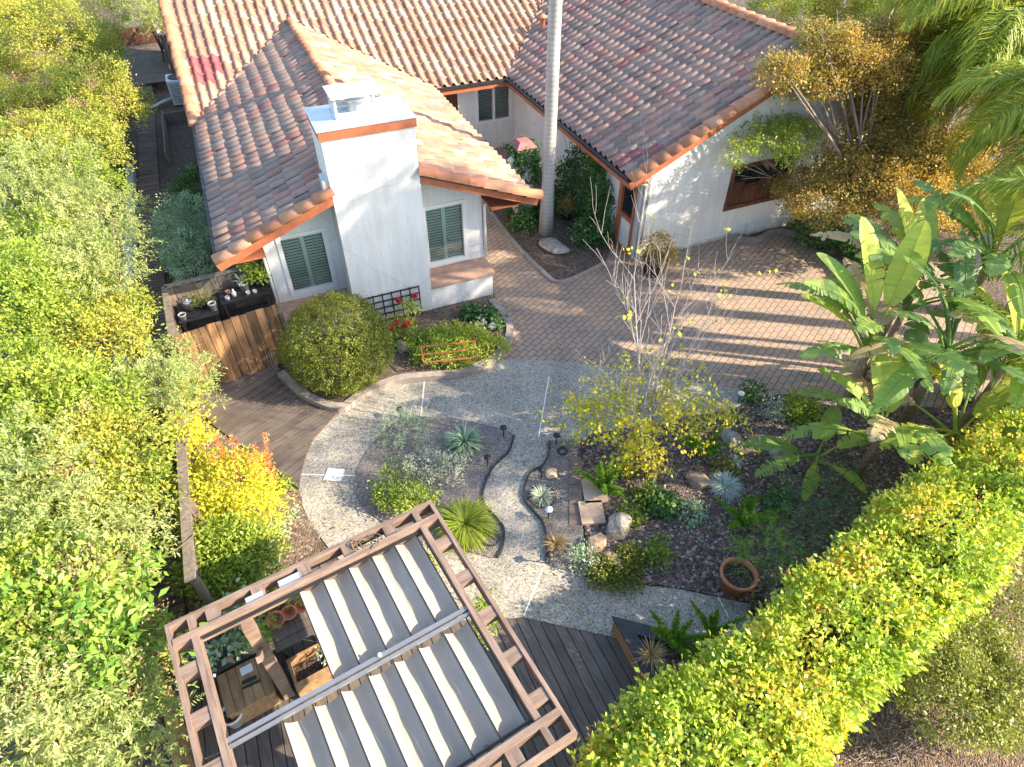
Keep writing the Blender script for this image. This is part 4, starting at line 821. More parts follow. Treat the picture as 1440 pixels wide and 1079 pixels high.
# far end of the side yard
st = thing('garden_steps', 'dark timber steps at the far end of the boardwalk', 'steps', ab(-3.2, 30.4))
for k in range(2): m = MB(); m.abox(-3.75, -2.85, 30.0 + k*1.1, 30.85 + k*1.1, .14 + k*.2, .2 + k*.2, rng.random()); part('tread', m, M['walkboard'], st)
m = MB(); m.abox(-3.8, -2.8, 29.75, 29.95, 0, .12); m.abox(-3.7, -2.9, 30.1, 30.8, 0, .13); m.abox(-3.7, -2.9, 31.2, 31.9, 0, .33); part('riser', m, M['walkboard'], st)
m = MB(); b = 32.2
while b < 38: m.abox(-4.3, -2.1, b, b+.16, .4, .44, rng.random()); b += .17
part('upper_deck', m, M['deck_grey'], kind='structure')
gf = thing('side_gate', 'weathered timber gate and fence behind the far corner of the house', 'gate', ab(-2.0, 33.2)); m = MB(); boards(m, ab(-2.1, 36.5), ab(-2.0, 33.2), .2, 1.9); boards(m, ab(-2.0, 33.2), ab(-.9, 33.0), .2, 1.9); part('board_panel', m, M['fence_grey'], gf); m = MB(); m.bar(ab(-2.1, 36.5, 1.95), ab(-2.0, 33.2, 1.95), .12, .05); m.bar(ab(-2, 33.2, 1.95), ab(-.9, 33.0, 1.95), .12, .05); part('rail', m, M['concrete'], gf)
ac = thing('air_conditioner', 'white louvred outdoor air conditioner under the far left eave', 'air conditioner', ab(-1.75, 30.6)); m = MB(); m.abox(-2.15, -1.3, 30.2, 31.1, .08, 1.0); part('casing', m, M['white_metal'], ac); m = MB()
for k in range(8): m.abox(-2.1, -1.35, 30.17, 30.197, .16 + k*.1, .22 + k*.1)
part('grille', m, M['concrete'], ac); m = MB(); m.lathe(ab(-1.72, 30.65, 1.0), [(.36, 0), (.36, .03), (.3, .03), (0, .01)], 20); part('fan_cover', m, M['dark_metal'], ac)
m = MB(); m.tube([ab(-2.15, 30.6, .25), ab(-2.6, 30.3, .22), ab(-3.0, 29.9, .2)], .055); tag(part('drain_pipe', m, M['white_metal'], None, ab(-2.6, 30.3)), 'white pipe running from the air conditioner to the steps', 'pipe')
m = MB(); m.abox(-2.55, -2.5, 24.5, 28.6, 0, .5); m.abox(-2.5, -1.1, 28.5, 28.56, 0, .4); tag(part('bed_board', m, M['fence_grey'], None, ab(-2.5, 26.5)), 'low board edging of the shaded bed below the far left eave', 'edging')
m = MB(); m.abox(-4.4, -2.0, 38.0, 38.1, .4, 1.2); tag(part('brown_screen', m, M['door'], None, ab(-3.2, 38)), 'dark brown boarded screen at the far end of the side yard', 'screen')
# ------------------------------------------------------------------ foliage tools
def unit(v): return v/np.maximum(np.linalg.norm(v, axis=-1, keepdims=True), 1e-9)
def leafquads(L, P, D, N, ln, wd, tint, fold=.15, droop=0.0):
    D = unit(D); N = unit(N - D*np.sum(N*D, -1, keepdims=True)); S = np.cross(D, N)
    ln = np.asarray(ln).reshape(-1, 1); wd = np.asarray(wd).reshape(-1, 1)
    a = P; m = P + D*ln*.5 - N*fold*wd; b = P + D*ln - np.array([0, 0, 1.0])*droop*ln
    L.quads(np.stack([a, m + S*wd/2, b, m - S*wd/2], 1), tint)
def clump_leaves(L, C_, O, per, cr, ln, asp, tint_mu, tint_sd=.14, up=.6, droop=.1, rnd=1.0, out=.6):
    K = len(C_); n = K*per; c = np.repeat(C_, per, 0); o = np.repeat(O, per, 0)
    P = c + rng.normal(0, 1, (n, 3))*cr*np.array([1, 1, .7])
    D = o*out + rng.normal(0, 1, (n, 3))*rnd*.6 + np.array([0, 0, .1])
    N = o*.7 + np.array([.18, 0, up*.75]) + rng.normal(0, .5, (n, 3))
    l = ln*rng.uniform(.65, 1.25, n); t = np.clip(np.repeat(tint_mu, per) + rng.normal(0, tint_sd, n), 0, 1)
    leafquads(L, P, D, N, l, l*asp*rng.uniform(.8, 1.2, n), t, .15, droop)
def shell(c, r, K, zmin=-.35, lump=.12, inner=.22, seed=None):
    d = unit(rng.normal(0, 1, (K*3, 3))); d = d[d[:, 2] > zmin][:K]; ph = rng.uniform(0, 6, 6)
    q = 1 + lump*(np.sin(d[:, 0]*4+ph[0]) + np.sin(d[:, 1]*5+ph[1]) + np.sin(d[:, 2]*6+ph[2]) + .7*np.sin(d[:, 0]*9+d[:, 1]*8+ph[3]))/1.6
    f = np.where(rng.random(len(d)) < inner, rng.uniform(.45, .85, len(d)), rng.uniform(.86, 1.04, len(d)))
    r = np.array(r if hasattr(r, '__len__') else (r, r, r), float)
    return np.array(c) + d*r*(f*q)[:, None], unit(d/r)
def sprays(L, C_, O, twig, nl, ln, asp, tint_mu, sag=.2):
    """feathery twigs: leaves in two ranks along a thin arching stem"""
    K = len(C_); D = unit(O*.8 + rng.normal(0, .45, (K, 3)) + np.array([0, 0, .25])); tw = twig*rng.uniform(.6, 1.3, K)
    c = np.repeat(C_, nl, 0); d = np.repeat(D, nl, 0); t = np.tile(np.linspace(0, 1, nl), K); tl = np.repeat(tw, nl)
    P = c + d*(t*tl)[:, None] - np.array([0, 0, 1])*(sag*t*t*tl)[:, None]
    S = unit(np.cross(d, rng.normal(0, 1, (K*nl, 3)))); Dl = d*.6 + S*.8; l = ln*rng.uniform(.7, 1.2, K*nl)*(1.1-.4*t)
    leafquads(L, P, Dl, np.array([0, 0, 1.0]) + rng.normal(0, .5, (K*nl, 3)), l, l*asp, np.clip(np.repeat(tint_mu, nl) + rng.normal(0, .12, K*nl), 0, 1), .05, .1)
def tmu(C_, sd=.2, sc=1.7):
    ph = rng.uniform(0, 6, 3); return np.clip(.5 + .18*np.sin(C_[:, 0]*sc+ph[0]) * np.cos(C_[:, 1]*sc*1.3+ph[1]) + rng.normal(0, sd*.6, len(C_)), 0, 1)
STY = {   # per-clump leaves, clump radius, leaf length, aspect, material, clump density per m2
    'toyon': dict(per=26, cr=.09, ln=.08, asp=.42, mat='lf_toyon', den=52), 'bright': dict(per=26, cr=.09, ln=.08, asp=.46, mat='lf_bright', den=50),
    'olive': dict(spray=.34, nl=18, ln=.095, asp=.25, mat='lf_olive', den=60), 'big': dict(per=18, cr=.12, ln=.15, asp=.42, mat='lf_big', den=30),
    'ivy': dict(per=20, cr=.09, ln=.09, asp=.8, mat='lf_ivy', den=36), 'grey': dict(per=26, cr=.07, ln=.06, asp=.45, mat='lf_grey', den=48),
    'box': dict(per=30, cr=.045, ln=.036, asp=.55, mat='lf_box', den=130), 'nandina': dict(per=20, cr=.09, ln=.075, asp=.45, mat='lf_yellow', den=42),
    'lime': dict(per=22, cr=.07, ln=.07, asp=.4, mat='lf_lime', den=55), 'maple': dict(per=26, cr=.11, ln=.06, asp=.75, mat='lf_maple', den=60),
    'silver': dict(per=20, cr=.06, ln=.05, asp=.5, mat='lf_silver', den=60), 'dark': dict(spray=.4, nl=22, ln=.07, asp=.14, mat='lf_dark', den=60), 'dryshrub': dict(per=46, cr=.085, ln=.055, asp=.5, mat='lf_box', den=42)}
def crown_mesh(style, blobs, L=None, dens=1.0, zmin=-.35, inner=.22, lump=.12):
    s = STY[style]; L = L or Leaves(); CC = []
    for c, r in blobs:
        rr = np.array(r if hasattr(r, '__len__') else (r, r, r*.85), float); area = 4*math.pi*((rr[0]*rr[1])**1.6/3 + (rr[0]*rr[2])**1.6/3 + (rr[1]*rr[2])**1.6/3)**(1/1.6)*(.5 - .5*zmin)
        K = max(6, int(area*s['den']*dens)); P, O = shell(c, rr, K, zmin, lump, inner); CC.append((P, O))
    P = np.concatenate([p for p, o in CC]); O = np.concatenate([o for p, o in CC]); t = tmu(P)
    if 'spray' in s: sprays(L, P, O, s['spray'], s['nl'], s['ln'], s['asp'], t)
    else: clump_leaves(L, P, O, s['per'], s['cr'], s['ln'], s['asp'], t)
    return L, P
def limbs(base, pts, r0, wob=.12, seg=7, fork=.35):
    m = MB(); base = np.array(base, float)
    pts = [np.array(p, float) for p in pts]; top = sum(pts)/len(pts); fk = base + (top-base)*fork
    m.tube([base, base + (fk-base)*.5 + rng.normal(0, wob*.4, 3)*[1, 1, 0], fk], [r0, r0*.85, r0*.7], seg)
    for p in pts:
        q = fk + (p-fk)*.5 + rng.normal(0, wob, 3); m.tube([fk, q, p], [r0*.55, r0*.38, r0*.12], 6)
        for _ in range(3):
            e = p + rng.normal(0, .35, 3); m.tube([q, (q+e)/2 + rng.normal(0, wob*.4, 3), e], [r0*.25, r0*.17, r0*.06], 5)
    return m
def plant(name, label, cat, base, style, blobs, group=None, trunk=True, r0=.05, dens=1.0, bark='bark', zmin=-.35, inner=.22, lump=.12, crown='crown', mat=None):
    t = thing(name, label, cat, base, group); L, P = crown_mesh(style, blobs, None, dens, zmin, inner, lump)
    part(crown, L, mat or M[STY[style]['mat']], t)
    if trunk:
        m = limbs(base, [np.array(b[0]) + rng.normal(0, .12, 3) for b in blobs], r0) if len(blobs) > 1 else limbs(base, [np.array(blobs[0][0]) + rng.normal(0, .3, 3)*[1, 1, .4] for _ in range(4)], r0)
        part('trunk', m, M[bark], t)
    return t
def heads(t, blobs, n, r=.15, mat='lf_pink', name='seed_head'):      # dry flower clusters on the outside of a crown
    L = Leaves()
    for c, rr in blobs:
        rr = np.array(rr if hasattr(rr, '__len__') else (rr, rr, rr*.85)); P, O = shell(c, rr*1.1, n, .1, .16, 0)
        clump_leaves(L, P, O, 90, r*.75, .04, .5, tmu(P), .25, .6, 0, 1.2)
    part(name, L, M[mat], t)
# ------------------------------------------------------------------ left: the neighbour's overgrown boundary
def lb(u, v, z, rpx, rz=.8): p = at(u, v, z); r = rpx*mpp(p); return (tuple(p), (r, r, r*rz))
def shrub(u, v, z, rpx, style, label, extra=(), hd=0, dens=1.0, cat='shrub', name='tall_shrub', mat=None):
    bl = [lb(u, v, z, rpx)] + [lb(*e) for e in extra]; b = at(u, v, z); t = plant(name, label, cat, (b.x, b.y, 0), style, bl, 'tall shrubs crowding along the left boundary', True, .08, dens, mat=mat, lump=.22, inner=.3)
    if hd: heads(t, bl, hd)
    return t
shrub(45, 70, 2.6, 105, 'toyon', 'yellow-green shrub with pinkish seed heads in the top left corner', ((130, 150, 2.4, 65), (20, 170, 2.4, 70)), 16)
shrub(110, 210, 2.4, 62, 'toyon', 'yellow-orange tinted shrub bulging over the boardwalk below the dark ivy hedge', ((60, 215, 2.5, 55),), 12)
shrub(45, 300, 2.5, 95, 'olive', 'feathery grey-green shrub at the left edge beside the variegated bush', ((125, 310, 2.3, 55),))
shrub(120, 395, 2.4, 70, 'olive', 'pale olive feathery shrub leaning to the kerb wall', ((160, 345, 2.3, 38),))
shrub(25, 430, 2.6, 80, 'bright', 'deep green shrub at the left edge level with the potting corner', ((75, 470, 2.2, 50),))
shrub(140, 480, 2.2, 60, 'toyon', 'lime yellow shrub touching the boardwalk beside the sunlit fence boards', ((175, 430, 2.0, 32),))
shrub(215, 560, 1.9, 58, 'olive', 'grey-green feathery shrub spilling over the boardwalk at the fence corner', ((262, 545, 1.6, 36), (235, 505, 1.6, 28)))
shrub(50, 560, 2.5, 85, 'bright', 'broad mid green shrub at the left edge below the deep green one', ((130, 570, 2.2, 62),))
shrub(140, 655, 2.2, 80, 'toyon', 'bright yellow-green rounded shrub left of the low garden fence', ((190, 690, 1.8, 45),), 3)
shrub(20, 690, 2.7, 90, 'olive', 'whitish olive feathery tree at the left edge halfway down', ((75, 745, 2.5, 65),))
shrub(165, 775, 2.0, 62, 'olive', 'silvery feathery shrub just left of the dark boardwalk end', ((120, 720, 2.2, 45),))
shrub(95, 850, 2.3, 70, 'big', 'large-leaved bright shrub with pink seed heads at lower left', ((170, 820, 1.9, 45), (60, 905, 2.3, 60)), 12)
shrub(20, 870, 2.6, 70, 'bright', 'mid green shrub at the left edge beside the pink-headed one', ((15, 800, 2.6, 45),))
shrub(140, 930, 2.0, 68, 'big', 'big-leaved lime shrub left of the pergola corner', ((205, 905, 1.7, 40), (205, 950, 1.4, 36)), 9)
shrub(60, 1010, 2.3, 85, 'olive', 'feathery yellow-olive shrub in the bottom left corner', ((30, 1075, 2.4, 70),))
shrub(175, 1030, 1.9, 68, 'olive', 'feathery grey-green shrub at the bottom edge left of the plank screen', ((120, 1080, 2.0, 60), (225, 1060, 1.3, 30)))
shrub(95, 265, 1.9, 70, 'bright', 'green shrub tucked between the yellow-orange shrub and the feathery one', ((30, 230, 2.2, 60),), dens=.8)
shrub(60, 380, 2.0, 80, 'bright', 'shaded green shrub filling in behind the pale olive ones', ((100, 440, 1.8, 60),), dens=.8)
shrub(80, 630, 2.0, 85, 'bright', 'fresh green shrub in the thick of the left boundary', ((110, 700, 1.9, 75), (60, 780, 2.1, 70)), dens=.8)
shrub(110, 990, 1.7, 80, 'bright', 'green undergrowth shrub between the lime one and the bottom corner', ((40, 930, 2.0, 70), (180, 985, 1.5, 45)), dens=.8)
shrub(205, 20, 2.4, 30, 'olive', 'weeping tree hanging over the far steps at the top edge', ((185, -20, 2.6, 45), (225, 35, 2.0, 22), (250, 15, 2.2, 22)), cat='tree', name='weeping_tree')
def surf_hedge(name, label, cat, top, wdt, z, style, group=None, den=1.0, droop=0, sides=1.0, wob=.08, tint_shift=0, mat=None, round_=.35):
    """clipped hedge following a line of plan points (centre line), leaves over its rounded box"""
    s = STY[style]; t = thing(name, label, cat, (top[0][0], top[0][1], 0), group); P, O = [], []
    pts = [np.array((p[0], p[1])) for p in top]
    for i in range(len(pts)-1):
        a, b = pts[i], pts[i+1]; d = b-a; Ln = np.linalg.norm(d); d /= Ln; n = np.array((-d[1], d[0])); wd = wdt if not hasattr(wdt, '__len__') else (wdt[i]+wdt[i+1])/2
        K = int(Ln*(wd + 2*z*sides)*s['den']*den); sx = rng.random(K)*Ln; q = rng.random(K)*(wd + 2*z*sides); r_ = round_
        w0 = np.interp(sx/Ln, [0, 1], [wdt[i], wdt[i+1]]) if hasattr(wdt, '__len__') else np.full(K, wd)
        y = np.where(q < z*sides, -w0/2, np.where(q > z*sides+wd, w0/2, (q - z*sides)/wd*w0 - w0/2)); h = np.where(q < z*sides, z - q/1.0, np.where(q > z*sides+wd, z-(q-z*sides-wd), z))
        ed = np.clip((np.abs(y) - (w0/2-r_))/r_, 0, 1); top_ = (h >= z-1e-6); h = np.where(top_, z - r_*.6*ed**2.2, np.minimum(h, z-r_*.5)); 
        o = np.stack([n[0]*np.sign(y)*np.where(top_, ed*.8, 1), n[1]*np.sign(y)*np.where(top_, ed*.8, 1), np.where(top_, 1, .25)], 1)
        bx = a[0] + d[0]*sx + n[0]*y; by = a[1] + d[1]*sx + n[1]*y; bum = wob*.6*(np.sin(bx*2.3+by*1.1) + np.sin(bx*1.1-by*2.7+1) + .6*np.sin(bx*5+by*4))
        p = np.stack([bx, by, h], 1) + unit(o)*(bum + rng.normal(0, .04, K))[:, None]; p = p - unit(o)*np.where(rng.random(K) < .25, rng.uniform(.1, .3, K), 0)[:, None]; P.append(p); O.append(unit(o))
    P = np.concatenate(P); O = np.concatenate(O); L = Leaves(); clump_leaves(L, P, O, s['per'], s['cr'], s['ln'], s['asp'], np.clip(tmu(P, .28, 2.1)+tint_shift, 0, 1)); part('foliage', L, mat or M[s['mat']], t)
    for i in range(len(pts)-1):
        Ln = np.linalg.norm(pts[i+1]-pts[i])
        for k in range(max(1, int(Ln/.8))):
            c = pts[i] + (pts[i+1]-pts[i])*(k+.5)/max(1, int(Ln/.8)); b = np.array((c[0], c[1], 0)); m = MB(); m.tube([b, b + (rng.normal(0, .05), rng.normal(0, .05), z*.5), b + (rng.normal(0, .2), rng.normal(0, .2), z*.85)], [.04, .03, .015], 6); part('stem', m, M['bark'], t)
    return t
STY['hedge'] = dict(per=16, cr=.07, ln=.085, asp=.55, mat='lf_hedge', den=100)
surf_hedge('ivy_hedge', 'dark green ivy hedge along the top left end of the boardwalk', 'hedge', [ab(-4.75, 36), ab(-4.7, 30), ab(-4.6, 25), ab(-4.4, 22)], [1.2, 1.2, 1.1, .8], 2.1, 'ivy', None, .55)
surf_hedge('ivy_bank', 'low dark ivy bank between the left shrubs and the end of the boardwalk', 'hedge', [ab(-4.0, 11.5), ab(-3.9, 9.5), ab(-3.75, 7.5), ab(-3.6, 5.6)], [.8, .8, .8, .9], .9, 'ivy', None, .8, mat=M['lf_bright'])
# ------------------------------------------------------------------ right: clipped hedges
def lr_hedge(name, label, Lp, Rp, z, *a, **k):
    Lw, Rw = [at(u, v, z) for u, v in Lp], [at(u, v, z) for u, v in Rp]; Cn, W_ = [], []
    for i in range(len(Lw)):
        d = (Lw[min(i+1, len(Lw)-1)] - Lw[max(i-1, 0)]).normalized(); n = Vector((d.y, -d.x, 0)); best = None
        for q0, q1 in zip(Rw[:-1], Rw[1:]):
            e = q1-q0; den_ = n.x*e.y - n.y*e.x
            if abs(den_) < 1e-6: continue
            f = q0 - Lw[i]; t = (f.x*e.y - f.y*e.x)/den_; u_ = (f.x*n.y - f.y*n.x)/den_
            if t > 0 and -.05 <= u_ <= 1.05 and (best is None or t < best): best = t
        best = best or (W_[-1] if W_ else 2.0); W_.append(best); Cn.append(Lw[i] + n*best/2)
    return surf_hedge(name, label, 'hedge', Cn, W_, z, 'hedge', 'clipped boundary hedges', *a, **k)
lr_hedge('clipped_hedge', 'long clipped yellow-green hedge running to the right edge below the paddle-leaved plants', [(1020, 915), (1085, 862), (1180, 765), (1262, 690), (1360, 625), (1470, 545), (1600, 460)], [(1100, 1080), (1230, 957), (1274, 907), (1343, 844), (1395, 795), (1430, 735), (1500, 660), (1620, 570), (1800, 480)], 2.1, 1.0, tint_shift=.1)
lr_hedge('clipped_hedge', 'rounded nearer end of the clipped yellow-green hedge at the bottom edge beside the triangular planter', [(690, 1240), (790, 1100), (868, 1015), (930, 962), (1010, 905), (1075, 868)], [(1140, 1400), (1150, 1240), (1158, 1090), (1172, 1035), (1205, 985), (1240, 945), (1300, 885)], 2.15, 1.0, tint_shift=.11, round_=.5)
plant('shrub', 'rounded yellow-olive shrub on the dry ground in the bottom right corner', 'shrub', at(1330, 985), 'dryshrub', [lb(1325, 960, .8, 72, .8), lb(1395, 980, .7, 66, .8), lb(1290, 915, .6, 38, .8), lb(1365, 905, .7, 46, .8)], None, True, .05, 1.3, mat=M['lf_lime2'])
plant('shrub', 'small thin shrub on the dry ground beside the hedge edge at right', 'shrub', at(1405, 860), 'dryshrub', [lb(1405, 850, .35, 52, .6), lb(1345, 880, .3, 36, .6)], None, True, .03, .9, mat=M['lf_lime2'])
# twiggy dead brush under it
m = MB()
for k in range(260):
    c = at(rng.uniform(1195, 1300), rng.uniform(925, 1075), .02); m.tube([c, c + Vector((rng.normal(0, .12), rng.normal(0, .12), rng.uniform(.02, .16)))], [.007, .003], 4)
tag(part('dead_brush', m, M['palebark'], None, at(1245, 1000)), 'heap of dry grey twigs between the near hedge and the bottom right shrub', 'brush')
# ------------------------------------------------------------------ garden shrubs
plant('round_shrub', 'large clipped ball shrub in the raised bed left of the chimney', 'shrub', at(475, 520), 'box', [(tuple(at(475, 484, 1.0)), (1.13, 1.08, 1.02))], None, True, .06, 1.25, zmin=-.8, inner=.12, lump=.03)
plant('variegated_shrub', 'grey-green variegated mound between the boardwalk and the bay roof', 'shrub', ab(-1.95, 17.6), 'grey', [(tuple(ab(-2.0, 17.9, .85)), (.85, 1.25, .9)), (tuple(ab(-1.75, 16.6, .7)), (.85, .9, .75))], None, True, .05, 1.0, zmin=-.6)
plant('shrub', 'dark green shrub under the left eave above the variegated mound', 'shrub', ab(-1.6, 21), 'ivy', [(tuple(ab(-1.6, 21, .6)), (.6, .9, .6))], None, True, .03, .8)
yn = [lb(320, 690, .7, 58), lb(355, 720, .6, 45), lb(300, 740, .6, 40), lb(285, 690, .7, 35)]
t = plant('nandina', 'golden yellow shrub with orange tips beside the small deck', 'shrub', at(325, 705), 'nandina', yn, None, True, .03, 1.2)
L = Leaves()
for u, v in ((322, 640), (345, 628), (372, 640), (385, 650), (308, 655), (335, 650), (362, 655), (318, 625), (374, 625)):
    c = np.array(at(u, v+22, .75)); P = c + np.linspace(0, 1, 9)[:, None]*np.array((rng.normal(0, .08), .1, .55)); clump_leaves(L, P, np.tile([[0, .2, 1.0]], (9, 1)), 14, .035, .06, .4, np.full(9, .5), .25)
part('new_growth', L, M['lf_orange'], t)
plant('nandina', 'bright green shrub between the golden one and the pergola', 'shrub', at(325, 785), 'bright', [lb(320, 770, .7, 48), lb(355, 785, .6, 38), lb(290, 800, .6, 35), lb(330, 815, .5, 42)], None, True, .03, 1.1)
L = Leaves(); t = thing('yellow_vine', 'yellow vine hanging over the low weathered fence', 'vine', at(262, 640)); P = np.array([tuple(ab(-2.4 + rng.normal(0, .16), rng.uniform(9.2, 11.6), rng.uniform(.5, 1.45))) for _ in range(170)]); clump_leaves(L, P, np.tile([[.5, 0, .8]], (len(P), 1)), 16, .09, .08, .6, tmu(P)); part('foliage', L, M['lf_yellow'], t)
m = MB()
for k in range(8): a = ab(-2.3, 9.4+k*.27); m.tube([a, a + Vector((-.05, rng.normal(0, .1), .7)), a + Vector((-.12, rng.normal(0, .2), 1.3))], [.012, .01, .005], 5)
part('stem', m, M['bark'], t)
plant('low_plant', 'small bright green plant at the corner of the small deck beside the bare soil', 'plant', at(385, 690), 'bright', [lb(385, 685, .2, 15)], None, False, .02, 1.5)
plant('low_plant', 'scrubby grey plant on the bare soil right of the golden shrub', 'plant', at(395, 735), 'grey', [lb(395, 725, .18, 20), lb(385, 755, .2, 16)], None, False, .02, .5)
def grass(name, label, cat, c, n, ln, r, mat, wd=.012, spread=.9, group=None, up=.9):
    """tuft of arching blades"""
    L = Leaves(); c = np.array(c, float); az = rng.uniform(0, 2*math.pi, n); tilt = np.abs(rng.normal(0, spread*.5, n)); l = ln*rng.uniform(.6, 1.15, n)
    hd = np.stack([np.cos(az), np.sin(az), np.zeros(n)], 1); b = c + hd*(rng.random(n)*r*.35)[:, None]; el = np.pi/2*up - tilt; p = b; prev = None; S = np.stack([-np.sin(az), np.cos(az), np.zeros(n)], 1); tt = rng.random(n)
    for k in range(4):
        e = el - k*.28*spread; q = p + (hd*np.cos(e)[:, None] + np.array([0, 0, 1])*np.sin(e)[:, None])*(l/4)[:, None]; q[:, 2] = np.maximum(q[:, 2], c[2]+.01)
        w0, w1 = wd*(1, .95, .75, .45)[k], wd*(.95, .75, .45, .05)[k]; L.quads(np.stack([p - S*w0, p + S*w0, q + S*w1, q - S*w1], 1), tt); p = q
    return tag(part(name, L, M[mat], None, c), label, cat, group)
plant('mound_plant', 'dense grassy green mound at the top of the round gravel bed', 'plant', at(570, 612), 'dark', [(tuple(at(569, 608, .12)), (.42, .36, .24))], None, False, .02, 2.2, mat=M['lf_grey'])
grass('grass_tuft', 'blue-green strappy tuft beside the narrow path top', 'grass', at(653, 625, .03), 380, .42, .25, 'lf_fern', .016, 1.2)
bpy.data.objects['grass_tuft'].data.materials[0] = M['lf_grey']
plant('silver_plant', 'sprawling silver-leaved plant in the middle of the round gravel bed', 'plant', at(605, 670), 'silver', [lb(600, 655, .15, 28, .5), lb(622, 668, .12, 26, .5), lb(640, 650, .12, 16, .5), lb(585, 672, .12, 18, .5)], None, False, .02, 1.0)
plant('euphorbia', 'bright green feathery clump in front of the silver plant', 'plant', at(570, 700), 'lime', [lb(545, 690, .3, 18), lb(575, 700, .3, 22), lb(552, 660, .45, 12), lb(540, 700, .2, 14), lb(598, 705, .2, 16)], None, True, .02, 1.1, mat=M['lf_bright'])
grass('grass_clump', 'arching yellow variegated grass clump at the pergola corner', 'grass', at(655, 742, .03), 1300, .6, .5, 'lf_lime', .008, 1.7)
grass('grass_clump', 'small dry brown tuft at the foot of the narrow path', 'grass', at(781, 766, .03), 160, .28, .2, 'lf_dry', .008, 1.1)
grass('small_tuft', 'pale yellow variegated tuft inside the thin black ring', 'grass', at(762, 700, .03), 180, .26, .2, 'lf_silver', .012, 1.4)
grass('blue_fescue', 'round blue fescue tuft in the mulch bed', 'grass', at(1018, 688, .05), 520, .38, .2, 'lf_blue', .006, 1.3)
def foxtail(label, c, n, ln, spread, mat='lf_fern'):
    t = thing('foxtail_fern', label, 'fern', c); L = Leaves(); c = np.array(c, float)
    for k in range(n):
        az = 2*math.pi*k/n + rng.normal(0, .3); sp = spread*rng.uniform(.3, 1.2); l = ln*rng.uniform(.7, 1.15); T = np.linspace(0, 1, 34)
        d = np.array((math.cos(az)*sp, math.sin(az)*sp, 1.0)); d /= np.linalg.norm(d); ax = c + T[:, None]*d*l + np.outer(T**2, (math.cos(az), math.sin(az), -.5))*l*sp*.45
        rad = .062*np.sin(np.pi*np.clip(T*.92+.06, 0, 1))**.6 + .006; P = np.repeat(ax, 16, 0); R = np.repeat(rad, 16); dd = unit(rng.normal(0, 1, (len(P), 3)) + np.array(d)*.6); leafquads(L, P, dd, rng.normal(0, 1, (len(P), 3)), R*1.25, np.full(len(P), .014), np.clip(.45+rng.normal(0, .25, len(P)), 0, 1))
    part('plume', L, M[mat], t); return t
foxtail('upright foxtail fern with many plumes beside the sandstone slabs', at(848, 690, .04), 13, .68, .65)
foxtail('foxtail fern with curving plumes right of the blue fescue', at(1044, 735, .04), 12, .7, .85)
foxtail('foxtail fern half under the right side of the yellow tree', at(985, 640, .04), 10, .6, .9)
foxtail('foxtail fern growing from the triangular planter', at(945, 905, .36), 9, .55, .8)
foxtail('drooping fern at the back edge of the triangular planter by the hedge', at(1000, 895, .36), 7, .5, 1.0)
for (u, v, r, sty, lab, mt) in ((888, 782, 17, 'box', 'small round bush with yellow tips below the big pale boulder', None), (926, 780, 16, 'bright', 'small round green bush right of the yellow-tipped one', None), (905, 700, 13, 'bright', 'low green plant right of the golden end of the tree', None), (925, 712, 22, 'ivy', 'trailing green plant in the middle of the mulch bed', None),
        (972, 722, 18, 'grey', 'thin grey-green plant in the mulch left of the curving fern', None), (820, 785, 18, 'grey', 'grey-green low plant at the lower left of the mulch bed', None), (850, 805, 22, 'dryshrub', 'olive creeping plant overhanging the path band', None), (880, 812, 20, 'dryshrub', 'brownish creeping plant at the path edge', None),
        (1085, 575, 16, 'grey', 'small blue-grey succulent at the paver edge', 'lf_silver'), (1058, 555, 12, 'ivy', 'small dark bush at the corner where pavers meet mulch', None), (1030, 650, 10, 'grey', 'tiny grey plant beside the grey boulder', 'lf_silver'), (1022, 662, 14, 'lime', 'small yellowish tuft above the blue fescue', 'lf_box'), (1095, 705, 14, 'ivy', 'small plant in the dark mulch at right', None),
        (878, 660, 10, 'bright', 'small green sprig under the yellow tree', None), (1125, 575, 22, 'bright', 'green bush at the paver edge beside the paddle leaves', None), (885, 725, 12, 'bright', 'short light green plant above the big boulder', None)):
    plant('small_plant', lab, 'plant', at(u, v, .04), sty, [lb(u, v, .12, r, .7)], None, False, .01, 1.5, mat=M[mt] if mt else None)
plant('bedding', 'yellow-green bedding plants filling the raised bed right of the round shrub', 'plant', at(640, 490, .12), 'lime', [lb(600, 482, .32, 26, .6), lb(632, 475, .34, 26, .6), lb(662, 478, .32, 26, .6), lb(695, 488, .28, 18, .6), lb(630, 495, .3, 26, .6), lb(600, 503, .22, 18, .6), lb(662, 500, .22, 22, .6)], None, False, .01, 1.1)
grass('dry_tuft', 'straw coloured dead growth inside the rusty plant support', 'grass', at(640, 507, .14), 260, .3, .5, 'lf_dry', .007, 1.3)
t = plant('rose_bush', 'rose bush with red blooms against the black trellis', 'rose', at(570, 468, .12), 'bright', [lb(566, 455, .4, 14), lb(578, 430, .7, 10), lb(560, 478, .3, 14)], None, True, .015, .8)
def blooms(t, pts, r, mat, name='bloom'):
    for c in pts:
        L = Leaves(); c = np.array(c); d = unit(rng.normal(0, 1, (26, 3)) + np.array([0, 0, .4])); leafquads(L, np.tile(c, (26, 1)), d, rng.normal(0, 1, (26, 3)), np.full(26, r), np.full(26, r*.9), rng.random(26), .25); part(name, L, M[mat], t)
blooms(t, [at(560, 422, .75), at(583, 417, .8), at(557, 453, .5), at(569, 459, .45), at(573, 455, .5), at(551, 462, .45)], .09, 'fl_red')
t = plant('white_flowers', 'low dark plant dotted with white flowers at the foot of the ledge', 'flowers', at(680, 446, .12), 'ivy', [lb(672, 443, .24, 16, .6), lb(690, 452, .22, 15, .6), lb(660, 440, .22, 10, .6)], None, False, .01, 1.2)
